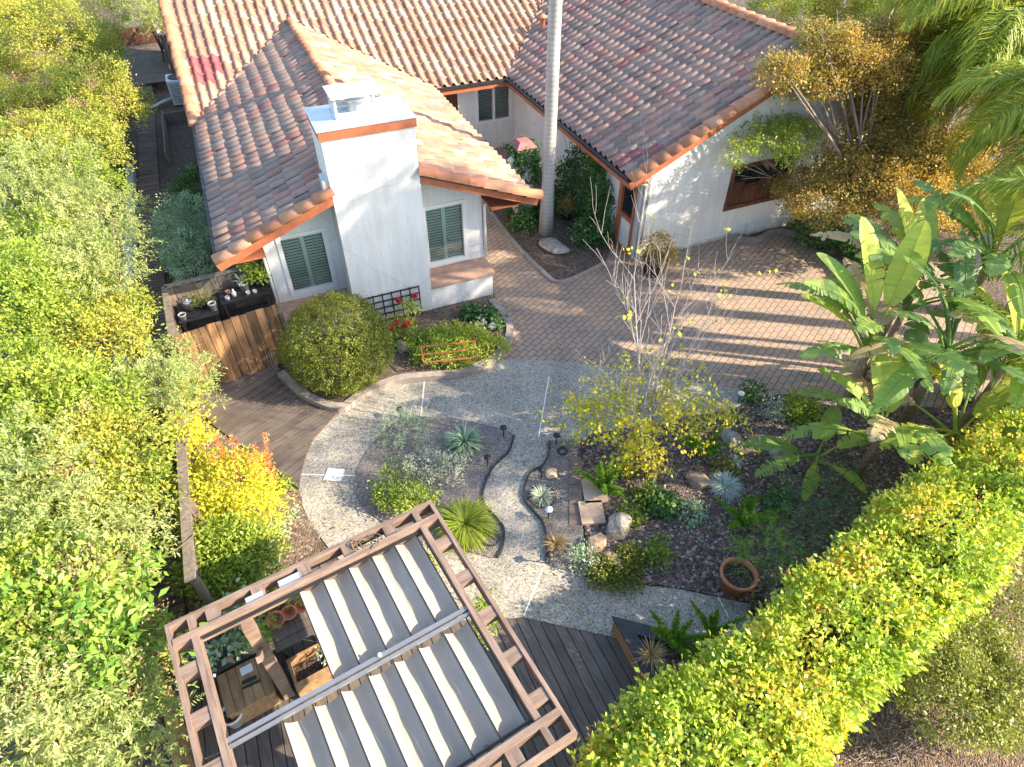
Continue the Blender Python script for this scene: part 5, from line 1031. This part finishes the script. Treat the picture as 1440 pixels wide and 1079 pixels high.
blooms(t, [at(rng.uniform(658, 704), rng.uniform(436, 462), .36) for _ in range(26)], .045, 'fl_white')
# plants in the pots on the potting benches and elsewhere
plant('potted_plant', 'leafy green plant in the pot at the wall end of the potting bench', 'plant', ab(-.5, 13.78, 1.44), 'bright', [(tuple(ab(-.5, 13.78, 1.6)), (.17, .16, .18)), (tuple(ab(-.66, 13.9, 1.8)), (.07, .07, .12))], None, False, .01, 2.2)
grass('succulent', 'spiky grey succulent on the taller potting bench', 'succulent', ab(-.85, 13.75, 1.5), 22, .28, .08, 'lf_silver', .02, 1.2)
plant('potted_plant', 'straggly olive plant on the left potting bench', 'plant', ab(-1.78, 13.5, 1.37), 'dryshrub', [(tuple(ab(-1.78, 13.5, 1.44)), (.18, .15, .09))], None, False, .01, 1.0)
cp = Vector(cw); plant('potted_shrub', 'yellow and orange shrub in the round pot by the white wall corner', 'shrub', cp + Vector((0, 0, .42)), 'nandina', [(tuple(cp + Vector((0, 0, .75))), (.42, .4, .36)), (tuple(cp + Vector((.15, -.1, .6))), (.32, .3, .3))], None, True, .02, 1.0, mat=M['lf_maple'])
plant('potted_plant', 'reddish bushy plant in the ivy corner pot', 'plant', ab(8.5, 15.8, .26), 'maple', [(tuple(ab(8.5, 15.8, .4)), (.2, .2, .18))], None, False, .01, 1.6)
plant('hanging_leaves', 'bright leaves growing behind the clay pots under the pergola', 'plant', pg(2.5, -.75, .5), 'bright', [(tuple(pg(2.3, -.72, .95)), (.26, .12, .16)), (tuple(pg(2.78, -.1, 1.1)), (.12, .12, .14)), (tuple(pg(2.6, -.72, .9)), (.18, .14, .16))], None, True, .01, 1.6)
plant('planter_greenery', 'blue-green trailing leaves inside the left pergola corner', 'plant', pg(3.4, -.45, .5), 'ivy', [(tuple(pg(3.5, -.42, .66)), (.2, .12, .12)), (tuple(pg(3.15, -.42, .64)), (.16, .1, .1)), (tuple(pg(2.9, -.75, .8)), (.2, .16, .35))], None, False, .01, 1.2, mat=M['lf_grey'])
plant('trough_plant', 'small pale flowering plant in the timber trough', 'plant', pg(2.0, .3, .3), 'silver', [(tuple(pg(2.02, .28, .42)), (.13, .13, .12))], None, False, .01, 1.2)
plant('climber', 'yellow-green climber pushing up inside the top corner of the pergola', 'vine', pg(.5, .5, 1.0), 'lime', [(tuple(pg(.72, .2, 2.05)), (.12, .18, .15)), (tuple(pg(1.05, .12, 2.05)), (.14, .1, .12)), (tuple(pg(.42, .55, 1.9)), (.1, .16, .2)), (tuple(pg(-.05, 1.4, 1.3)), (.1, .3, .25))], None, True, .015, 1.4, mat=M['lf_bright'])
grass('planter_grass', 'straw coloured grass tuft in the triangular planter', 'grass', at(915, 925, .36), 150, .32, .15, 'lf_dry', .008, 1.1)
plant('pot_fern', 'light feathery green fern growing over the large terracotta pot', 'fern', at(1075, 800, .05), 'dark', [lb(1075, 775, .55, 36, .7), lb(1058, 795, .5, 20, .7)], None, True, .02, 1.1, mat=M['lf_fern'])
plant('shade_fern', 'dark feathery fern mass in the shade of the hedge', 'fern', at(1130, 745, .05), 'dark', [lb(1120, 735, .5, 42, .7), lb(1160, 715, .6, 40, .7), lb(1100, 790, .5, 34, .7), lb(1190, 690, .6, 30, .7)], None, True, .02, .8)
# ------------------------------------------------------------------ ivy on the pillar and on the wing wall
L = Leaves(); P, O = [], []
for _ in range(420):
    f = rng.integers(0, 4); h = rng.uniform(.0, 2.28); s_ = rng.uniform(-.33, .33); th = .31 + .06*math.sin(h*4+f)
    if f == 3 and .25 < h < .8 and rng.random() < .8: continue
    a, b, oa, ob = ((7.3+s_, 16.4-th, 0, -1), (7.3+th, 16.4+s_, 1, 0), (7.3+s_, 16.4+th, 0, 1), (7.3-th, 16.4+s_, -1, 0))[f]
    P.append(tuple(ab(a, b, h))); O.append(tuple(ab(oa, ob, .2)))
P = np.array(P); O = np.array(O); clump_leaves(L, P, O, 18, .07, .075, .85, np.clip(tmu(P)+.05, 0, 1)); part('ivy', L, M['lf_ivy'], pv_)
iv = thing('wall_ivy', 'dark ivy climbing the courtyard wall of the right wing', 'ivy', ab(9.1, 15.8)); L = Leaves(); P = []
for _ in range(640):
    b = rng.uniform(13.9, 17.6); z = rng.uniform(0, 2.25); lim = np.interp(b, [13.9, 14.5, 15.2, 16.2, 17.0, 17.6], [.5, 1.7, 2.2, 2.2, 1.3, .5])
    if z < lim and (b < 15.6 or rng.random() < .4): P.append(tuple(ab(9.1 - abs(rng.normal(0, .1)) - .25*max(0, 1-z), b, z)))
P = np.array(P); clump_leaves(L, P, np.tile([tuple(ab(-1, -.2, .3))], (len(P), 1)), 18, .09, .085, .8, np.clip(tmu(P)-.1, 0, 1)); part('foliage', L, M['lf_ivy'], iv)
m = MB()
for k in range(16): b = rng.uniform(14.6, 17.4); p = ab(9.13, b, .05); m.tube([p, ab(9.12, b + rng.normal(0, .3), .9), ab(9.13, b + rng.normal(0, .5), rng.uniform(1.6, 2.3))], [.014, .01, .005], 5)
part('stem', m, M['bark'], iv)
plant('low_shrub', 'low dark shrub spreading under the wall ivy', 'shrub', ab(8.6, 14.6), 'ivy', [(tuple(ab(8.6, 14.4, .25)), (.5, .5, .3)), (tuple(ab(8.3, 16.6, .2)), (.5, .5, .3))], None, False, .02, 1.0)
plant('low_shrub', 'dark ground ivy at the foot of the ivy pillar', 'shrub', ab(7.2, 15.9), 'ivy', [(tuple(ab(7.1, 15.8, .2)), (.35, .4, .28))], None, False, .02, 1.0)
plant('low_shrub', 'dark glossy shrub below the bronze tree beside the kerbed bed', 'shrub', at(1155, 335), 'ivy', [lb(1150, 325, .3, 30, .6), lb(1200, 350, .3, 30, .6), lb(1235, 372, .3, 28, .6)], None, True, .03, 1.0)
# ------------------------------------------------------------------ bronze autumn tree and the green branch in front of the wing
mb_ = [(tuple(at(u, v, z)), r) for u, v, z, r in ((1160, 275, 1.9, (1.25, .9, .6)), (1265, 275, 2.0, (1.3, 1.0, .6)), (1215, 245, 2.4, (1.0, .8, .5)), (1140, 120, 4.5, (.75, .5, .4)), (1100, 98, 5.05, (.5, .4, .3)), (1190, 88, 4.9, (.8, .55, .4)), (1235, 100, 4.65, (.8, .6, .45)),
    (1265, 160, 3.4, (.95, .7, .5)), (1230, 140, 3.9, (.6, .5, .35)), (1310, 115, 4.2, (1.0, .8, .55)), (1335, 225, 2.6, (1.0, .8, .6)), (1165, 55, 5.5, (.6, .45, .3)), (1225, 50, 5.3, (.8, .5, .35)), (1285, 215, 2.8, (.9, .7, .5)), (1290, 60, 5.0, (.8, .6, .4)), (1228, 185, 3.15, (.85, .6, .4)), (1195, 222, 2.65, (.7, .5, .35)), (1262, 205, 2.9, (.8, .6, .4)))]
plant('bronze_tree', 'bronze and orange autumn tree in front of the right wing', 'tree', at(1215, 345), 'maple', mb_, None, True, .11, 1.0, 'palebark', -.6, .35, .2)
plant('green_tree', 'thin green leafy tree in front of the white gable wall above the brown window', 'tree', at(1150, 315), 'bright', [lb(1085, 190, 3.3, 38, .45), lb(1125, 185, 3.2, 36, .45), lb(1050, 205, 3.2, 22, .4), lb(1035, 228, 3.0, 14, .4), lb(1110, 215, 3.0, 26, .4)], None, True, .04, .42, 'palebark', -.8, .4, .2)
for k, (bl, lab, sty) in enumerate((([lb(1135, 20, 2.2, 40), lb(1190, 5, 2.5, 50)], 'bushy green and orange tree just beyond the end of the right wing roof', 'toyon'), ([lb(1260, 15, 2.6, 60), lb(1300, 60, 2.2, 50)], 'olive green tree behind the bronze tree at the top edge', 'bright'), ([lb(1360, 40, 2.6, 70), lb(1400, 120, 2.2, 60), lb(1440, 30, 2.6, 70)], 'yellow-green bushy tree behind the palm fronds in the top right corner', 'toyon'), ([lb(1390, 220, 1.6, 60), lb(1440, 180, 1.8, 55), lb(1340, 300, 1.0, 45)], 'bronze shrub at the right edge behind the paddle leaves', 'maple'), ([lb(1090, 5, 1.2, 30), lb(1120, -20, 1.5, 40)], 'low brown-green shrub behind the red ridge tiles', 'bright'))):
    plant('far_tree', lab, 'tree', (bl[0][0][0], bl[0][0][1], 0), sty, bl, 'trees beyond the right wing', True, .08, .75)
# ------------------------------------------------------------------ palms
def frond(p0, az, el, ln, droop, nl=46, ll=.62, hang=.55, rw=.018):
    L = Leaves(); T = np.linspace(0, 1, 15); e = el - droop*T**1.15; st = ln/14; pts = [np.array(p0, float)]
    for k in range(14): pts.append(pts[-1] + st*np.array((math.cos(az)*math.cos(e[k]), math.sin(az)*math.cos(e[k]), math.sin(e[k]))))
    pts = np.array(pts); side = np.array((-math.sin(az), math.cos(az), 0)); w = rw*(1.2-T)[:, None]; up = np.array((0, 0, 1.0))
    for sv_, uv_ in ((side, up*.0), (up, side*0)):
        L.quads(np.stack([pts[:-1]-sv_*w[:-1], pts[:-1]+sv_*w[:-1], pts[1:]+sv_*w[1:], pts[1:]-sv_*w[1:]], 1), np.full(14, .55))
    t = np.repeat(np.linspace(.12, .99, nl), 2); sg = np.tile([-1, 1], nl); i = np.clip((t*14).astype(int), 0, 13); fr = (t*14-i)[:, None]
    P = pts[i]*(1-fr) + pts[i+1]*fr; F = unit(pts[i+1]-pts[i]); l = ll*np.sin(np.pi*np.clip(t*.9+.12, 0, 1))**.7*rng.uniform(.8, 1.15, 2*nl)
    d1 = unit(side[None]*sg[:, None]*.8 + F*.65 + up*(rng.normal(.05, .25, (2*nl, 1)))); d2 = unit(d1*.6 + F*.1 - up*hang + rng.normal(0, .12, (2*nl, 3))); d3 = unit(d2*.6 - up*hang*1.2)
    wd = .016; S = unit(np.cross(d1, up + rng.normal(0, .3, (2*nl, 3)))); tt = np.clip(rng.normal(.45, .2, 2*nl) + .25*(t-.5), 0, 1); a = P
    for d, f, w0, w1 in ((d1, .38, .7, 1), (d2, .36, 1, .8), (d3, .26, .8, .1)):
        b = a + d*(l*f)[:, None]; L.quads(np.stack([a - S*wd*w0, a + S*wd*w0, b + S*wd*w1, b - S*wd*w1], 1), tt); a = b
    return L
def palm(name, label, base, h, r, n, ln, group=None, mat='lf_palm', trunkmat='palmtrunk', droop=1.5, ll=.62, lean=(0, 0), nl=46, elr=(-.2, 1.2), az0=0, azr=2*math.pi, boots=True):
    base = Vector(base); t = thing(name, label, 'palm', base, group); m = MB(); top = base + Vector((lean[0], lean[1], h)); T = np.linspace(0, 1, 12)
    m.tube([base.lerp(top, k) for k in T], [r*(1.35 if k == 0 else 1.08 if k < .1 else 1 - .18*k) for k in T], 18); part('trunk', m, M[trunkmat], t)
    if boots: m = MB(); m.lathe(top, [(r*.85, -.5), (r*1.25, -.3), (r*1.1, .0), (r*.5, .4), (0, .5)], 12); part('crownshaft', m, M['palmfibre'], t)
    for k in range(n):
        az = az0 + azr*(k + rng.uniform(-.3, .3))/n; el = rng.uniform(*elr); part('frond', frond(top + Vector((0, 0, .2)), az, el, ln*rng.uniform(.8, 1.1), droop*rng.uniform(.8, 1.2), nl, ll), M[mat], t)
    return t
palm('tall_palm', 'tall pale palm trunk rising in front of the courtyard', ab(7.6, 15.31), 11.5, .175, 14, 2.3, None, droop=1.3, elr=(.1, 1.2))
c = at(1290, -95, 6.5); palm('feather_palm', 'feathery palm whose long fronds hang over the far end of the right wing', (c.x, c.y, 0), 6.5, .15, 22, 3.2, None, droop=2.0, ll=.9, nl=70, elr=(-.1, 1.0))
c = at(1395, 35, 5.6); palm('feather_palm', 'feathery palm with long drooping fronds filling the top right corner', (c.x, c.y, 0), 5.6, .16, 36, 3.1, None, droop=2.1, ll=1.0, nl=84, elr=(-.3, 1.0))
c = at(1490, 165, 4.9); palm('feather_palm', 'feathery palm partly cut off by the right edge below the top corner', (c.x, c.y, 0), 4.9, .19, 20, 2.8, None, droop=2.0, ll=.9, nl=70, elr=(-.3, 1.0))
c = at(1520, 300, 4.4); palm('feather_palm', 'feathery palm with a grey trunk at the right edge', (c.x, c.y, 0), 4.4, .22, 9, 2.4, None, droop=1.8, ll=.75, nl=54)
c = at(1460, 490, 2.2); palm('young_palm', 'young palm with yellow-green fronds at the right edge above the hedge', (c.x, c.y, 0), 2.0, .13, 14, 1.8, None, trunkmat='palmfibre', droop=1.4, ll=.6)
# tall palms and a tree that stand to the right of the view and throw the long shadows
for k, (u, v, d, h, r_) in enumerate(((900, 470, 12.0, 12.6, .18), (1100, 491, 7.6, 9.8, .17), (1000, 525, 9.4, 10.8, .19), (1100, 444, 8.6, 9.2, .2), (800, 500, 16.5, 13.8, .18))):
    g0 = at(u, v); q = g0 + Vector((math.cos(RAD(-10.5)), math.sin(RAD(-10.5)), 0))*d
    palm('shade_palm', 'tall slim palm standing right of the view, one of a row throwing long trunk shadows', (q.x, q.y, 0), h, r_, 14 if k == 0 else 18, 2.6, 'palms right of the view', nl=46, ll=.75, elr=(-.4, 1.1))
plant('shade_tree', 'spreading tree standing right of the view beyond the long hedge', 'tree', (15.0, 5.4, 0), 'bright', [((15, 4.6, 8.3), (1.5, 1.0, .7)), ((14.2, 6.1, 8.6), (1.4, .9, .7)), ((15.5, 7.4, 9.0), (1.3, .8, .6)), ((14.2, 5.4, 9.6), (1.2, .9, .6))], None, True, .2, .22, 'bark', -1, .3, .2)
plant('shade_tree', 'tall airy tree standing right of the view between the slim palms', 'tree', (13.5, 10.9, 0), 'bright', [((12.6, 11.2, 9.9), (1.0, .8, .6)), ((13.4, 10.3, 11.0), (.9, .8, .6)), ((12.9, 10.9, 12.4), (1.0, .8, .7)), ((13.6, 11.6, 13.2), (.9, .7, .6)), ((13.2, 10.0, 13.4), (.8, .7, .5))], None, True, .1, .13, 'bark', -1, .4, .2)
plant('shade_tree', 'large tree standing right of the view behind the bronze tree', 'tree', (21, 16.5, 0), 'toyon', [((20, 15.5, 5.6), (1.8, 1.7, 1.3)), ((21, 18, 6.4), (1.9, 1.8, 1.5)), ((20, 20.5, 5.8), (1.7, 1.7, 1.3))], None, True, .2, .3, 'bark', -1, .3, .2)
# ------------------------------------------------------------------ giant paddle-leaved plants
def paddle(p0, az, el, pet, bl, wd, bend, tear, tint):
    """long stalk and a broad blade; torn blades are cut into side strips"""
    m = MB(); st = MB(); p = np.array(p0, float); e = el; N1 = 6; pts = [p.copy()]
    for k in range(N1): p = p + pet/N1*np.array((math.cos(az)*math.cos(e), math.sin(az)*math.cos(e), math.sin(e))); pts.append(p.copy()); e -= .04
    st.tube(pts, [.04, .036, .032, .028, .025, .022, .02], 7, tint)
    NB = 34; mid = [p.copy()]; dirs = []; 
    for k in range(NB):
        e -= bend/NB; d = np.array((math.cos(az)*math.cos(e), math.sin(az)*math.cos(e), math.sin(e))); p = p + d*bl/NB; mid.append(p.copy()); dirs.append(d)
    dirs.append(dirs[-1]); sd = np.array((-math.sin(az), math.cos(az), 0)); rollv = rng.normal(0, .35)
    prof = lambda t: max(.02, math.sin(math.pi*min(1, t*.97+.03))**.55)
    for sg in (-1, 1):
        k = 0; V = []; 
        while k < NB:
            run = NB if tear <= 0 else max(1, int(rng.choice([1, 1, 2, 2, 3, 5, 7]) if tear > .5 else rng.integers(4, 15))); k1 = min(NB, k+run); dr = rng.uniform(.05, .9)*(.4+tear); fw = rng.uniform(-.25, .5)*tear; nk = rng.uniform(.75, 1.05) if tear > .1 else 1
            V = []
            for q in range(k, k1+1):
                t = q/NB; d = dirs[q]; up = np.cross(d, sd) if True else 0; up = -up if up[2] < 0 else up
                wv = wd/2*prof(t)*nk*(1 if tear <= 0 else rng.uniform(.92, 1.03)); ov = (sd*sg*math.cos(rollv*sg*.4) + up*(.32 - .25*tear + sg*rollv*.4))
                a = mid[q]; b = a + ov*wv*.55 + d*fw*wv*.3; c_ = b + (ov*.9 - np.array((0, 0, 1))*dr)*wv*.5 + d*fw*wv*.4
                if tear > 0 and q in (k, k1): c_ = a + (c_-a)*.93 + d*(.012 if q == k else -.012); b = b + d*(.01 if q == k else -.01)
                V += [a, b, c_]
            F = []
            for q in range(k1-k): o = 3*q; F += [(o, o+3, o+4, o+1), (o+1, o+4, o+5, o+2)]
            t0 = tint + rng.normal(0, .06)
            for q in range(k1-k): m.add(V[3*q:3*q+6], [(0, 3, 4, 1), (1, 4, 5, 2)], float(np.clip(t0 + rng.normal(0, .045), 0, 1)), tear <= 0.05)
            k = k1
    m.tube(mid, [.018*(1-.85*k/NB) for k in range(NB+1)], 5, min(1, tint+.25)); return m, st
def paddle_plant(label, head, leaves, stems=1, sc=1.0):
    head = Vector(head); base = Vector((head.x, head.y, 0)); h = head.z; t = thing('paddle_plant', label, 'plant', base); m = MB(); top = head
    for k in range(stems): o = Vector((rng.normal(0, .12), rng.normal(0, .12), 0))*(k > 0); m.tube([base + o, base.lerp(top, .5) + o*1.3, top + o*1.5], [.09, .07, .06], 9)
    part('trunk', m, M['palmfibre'], t)
    for az, el, pet, bl, wd, bend, tear, tint in leaves:
        bm_, st = paddle(top - Vector((0, 0, rng.uniform(0, .25))), RAD(az), RAD(el), pet*sc, bl*sc, wd*sc*.86, bend, tear, tint); lf = part('leaf', bm_, M['lf_dry'] if tear > .6 and rng.random() < .1 else M['lf_banana'], t); part('stalk', st, M['lf_banana'], lf)
    return t
def fan(n, az0, az1, el=(25, 60), bl=(1.25, 1.75), tint=(.1, .75), tear=.9):
    el = (el[0]+12, el[1]+18)
    return [(az0 + (az1-az0)*(k+rng.uniform(.1, .9))/n, rng.uniform(*el), rng.uniform(.5, .9), rng.uniform(*bl), rng.uniform(.45, .6), rng.uniform(.7, 1.3), tear*rng.uniform(.55, 1.15), rng.uniform(*tint)) for k in range(n)]
paddle_plant('tall paddle-leaved plant with upright glowing leaves nearest the pavers', at(1222, 492, 2.4), [(115, 78, .9, 1.6, .62, .3, .1, .85), (150, 70, .7, 1.5, .6, .5, 0, .6), (60, 80, .9, 1.5, .6, .35, 0, .95), (175, 62, .8, 1.3, .55, .6, .2, .8)] + fan(11, 80, 290), 2)
paddle_plant('tall paddle-leaved plant behind the first, with torn drooping leaves', at(1278, 425, 2.7), [(120, 76, .7, 1.5, .6, .3, .1, .9), (80, 74, .7, 1.4, .55, .5, 0, .75)] + fan(12, 100, 300, (25, 65)), 2)
paddle_plant('paddle-leaved plant with curled yellow-lit leaves at the right edge', at(1392, 372, 3.2), [(100, 82, .6, 1.3, .6, .7, .1, .95), (70, 78, .7, 1.3, .55, .6, 0, .95), (10, 40, .7, 1.7, .6, .3, .1, .98), (140, 70, .6, 1.2, .5, .6, .1, .7)] + fan(12, 110, 330), 2)
paddle_plant('torn blue-green paddle-leaved plant between the glowing one and the right edge', at(1335, 490, 2.6), fan(13, 60, 330, (20, 65)), 2)
paddle_plant('grey-green torn paddle-leaved plant at the right edge over the long hedge', at(1430, 500, 2.4), [(120, 75, .6, 1.3, .55, .4, .1, .95), (40, 70, .6, 1.3, .55, .5, .1, .9)] + fan(12, 60, 330, (15, 60), tint=(.2, .9)), 2)
paddle_plant('low paddle-leaved plant spreading over the dark mulch', at(1150, 640, .4), [(175, 40, .5, 1.1, .42, .8, .1, .5), (200, 25, .5, 1.0, .4, .8, .6, .6), (240, 30, .4, .9, .36, 1.0, .4, .7), (60, 60, .4, .8, .4, .7, 0, .6), (300, 40, .4, .8, .36, .9, .3, .75), (0, 60, .5, .9, .4, .8, .1, .8)], 1)
paddle_plant('paddle-leaved plant with a bare slanting trunk just behind the long hedge', at(1240, 610, 1.3), [(100, 75, .7, 1.3, .55, .5, .1, .8), (150, 60, .6, 1.2, .5, .8, .2, .7), (70, 70, .6, 1.2, .5, .5, 0, .9)] + fan(8, 60, 300, (15, 55), (1.0, 1.3), (.3, .8)), 1)
paddle_plant('short paddle-leaved plant with yellowing leaves at the end of the long hedge', at(1345, 610, 1.3), [(110, 70, .6, 1.2, .5, .6, .1, .9), (30, 60, .6, 1.3, .5, .6, .2, .9)] + fan(9, 60, 330, (15, 55), (1.0, 1.3), (.4, .95)), 1)
# ------------------------------------------------------------------ half-bare tree with yellow leaves
yt = thing('yellow_tree', 'half-bare multi-stemmed tree with yellow lower leaves in the middle of the garden', 'tree', at(893, 640, .03))
m = MB(); base = np.array(at(893, 640, .03)); tips = []
def grow(p, d, ln, r, lvl):
    n = 4; pts = [p]; dd = d
    for k in range(n): dd = unit(dd + rng.normal(0, .09, 3) + np.array((0, 0, .07))); pts.append(pts[-1] + dd*ln/n)
    m.tube(pts, [.0015+r*.75*(1-.62*k/n) for k in range(n+1)], 6 if r > .012 else 4, cap=False)
    if lvl >= 3 or ln < .16: tips.append(pts[-1]); return
    for k in range(1, n+1):
        for _ in range((2 if k < n else 2) if lvl < 2 else 2):
            s = unit(rng.normal(0, 1, 3)); nd_ = unit(dd*1.0 + s*.75 + np.array((0, 0, .2))); 
            if rng.random() < .8: grow(pts[k], nd_, ln*rng.uniform(.28, .5)*(1 if lvl else .75), r*(1-.62*k/n)*.5+.001, lvl+1)
    tips.append(pts[-1])
m.tube([base, base + (0, 0, .25), base + (.02, .0, .5)], [.06, .05, .045], 9)
for az, tl, ln, r in ((90, .10, 3.9, .034), (150, .26, 3.3, .028), (40, .22, 3.3, .028), (10, .45, 3.0, .026), (200, .4, 2.0, .02), (-20, .6, 1.9, .018), (120, .16, 3.5, .026), (250, .5, 1.3, .016), (300, .5, 1.3, .016), (170, .62, 2.0, .018), (70, .3, 2.2, .02)):
    grow(base + (0, 0, .45), np.array((math.cos(RAD(az))*math.sin(tl), math.sin(RAD(az))*math.sin(tl), math.cos(tl))), ln*.62 if False else ln*.9, r, 1)
part('trunk', m, m_plain('lichen_grey_bark', (.37, .315, .30), .85, .25, 12, 0, .2), yt)
tp = np.array(tips); L = Leaves(); low = tp[(tp[:, 2] < 1.9) | (rng.random(len(tp)) < .10)]
clump_leaves(L, low, np.tile([[0, 0, 1.0]], (len(low), 1)), 3, .06, .075, .8, tmu(low), .2)
P, O = shell(base + (.0, .0, 1.1), (1.45, .9, .6), 150, -.6, .35, .7); P2, O2 = shell(base + (-.05, -.5, .5), (.45, .35, .38), 75, -.8, .2, .4); P3, O3 = shell(base + (1.15, .15, 1.1), (.75, .3, .22), 42, -.9, .2, .5); P4, O4 = shell(base + (-.75, .1, 1.2), (.7, .4, .3), 44, -.9, .2, .5); P5, O5 = shell(base + (.1, .3, 1.9), (1.1, .6, .6), 46, -.9, .2, .6)
PP = np.concatenate([P, P2, P3, P4, P5]); OO = np.concatenate([O, O2, O3, O4, O5]); clump_leaves(L, PP, OO, 11, .075, .07, .75, tmu(PP), .3)
part('foliage', L, M['lf_yellow'], yt)
# fallen leaves
Lf = Leaves(); n = 2400; P = np.array([tuple(at(*((rng.normal(900, 110), rng.normal(590, 70)) if k < 1200 else (rng.uniform(430, 1250), rng.uniform(330, 870))), .058)) for k in range(n)]); leafquads(Lf, P, np.stack([rng.normal(0, 1, n), rng.normal(0, 1, n), np.zeros(n)], 1), np.tile([[0, 0, 1.0]], (n, 1)) + rng.normal(0, .15, (n, 3)), rng.uniform(.03, .06, n), rng.uniform(.02, .04, n), rng.random(n)); part('fallen_leaves', Lf, M['lf_maple'], kind='stuff')
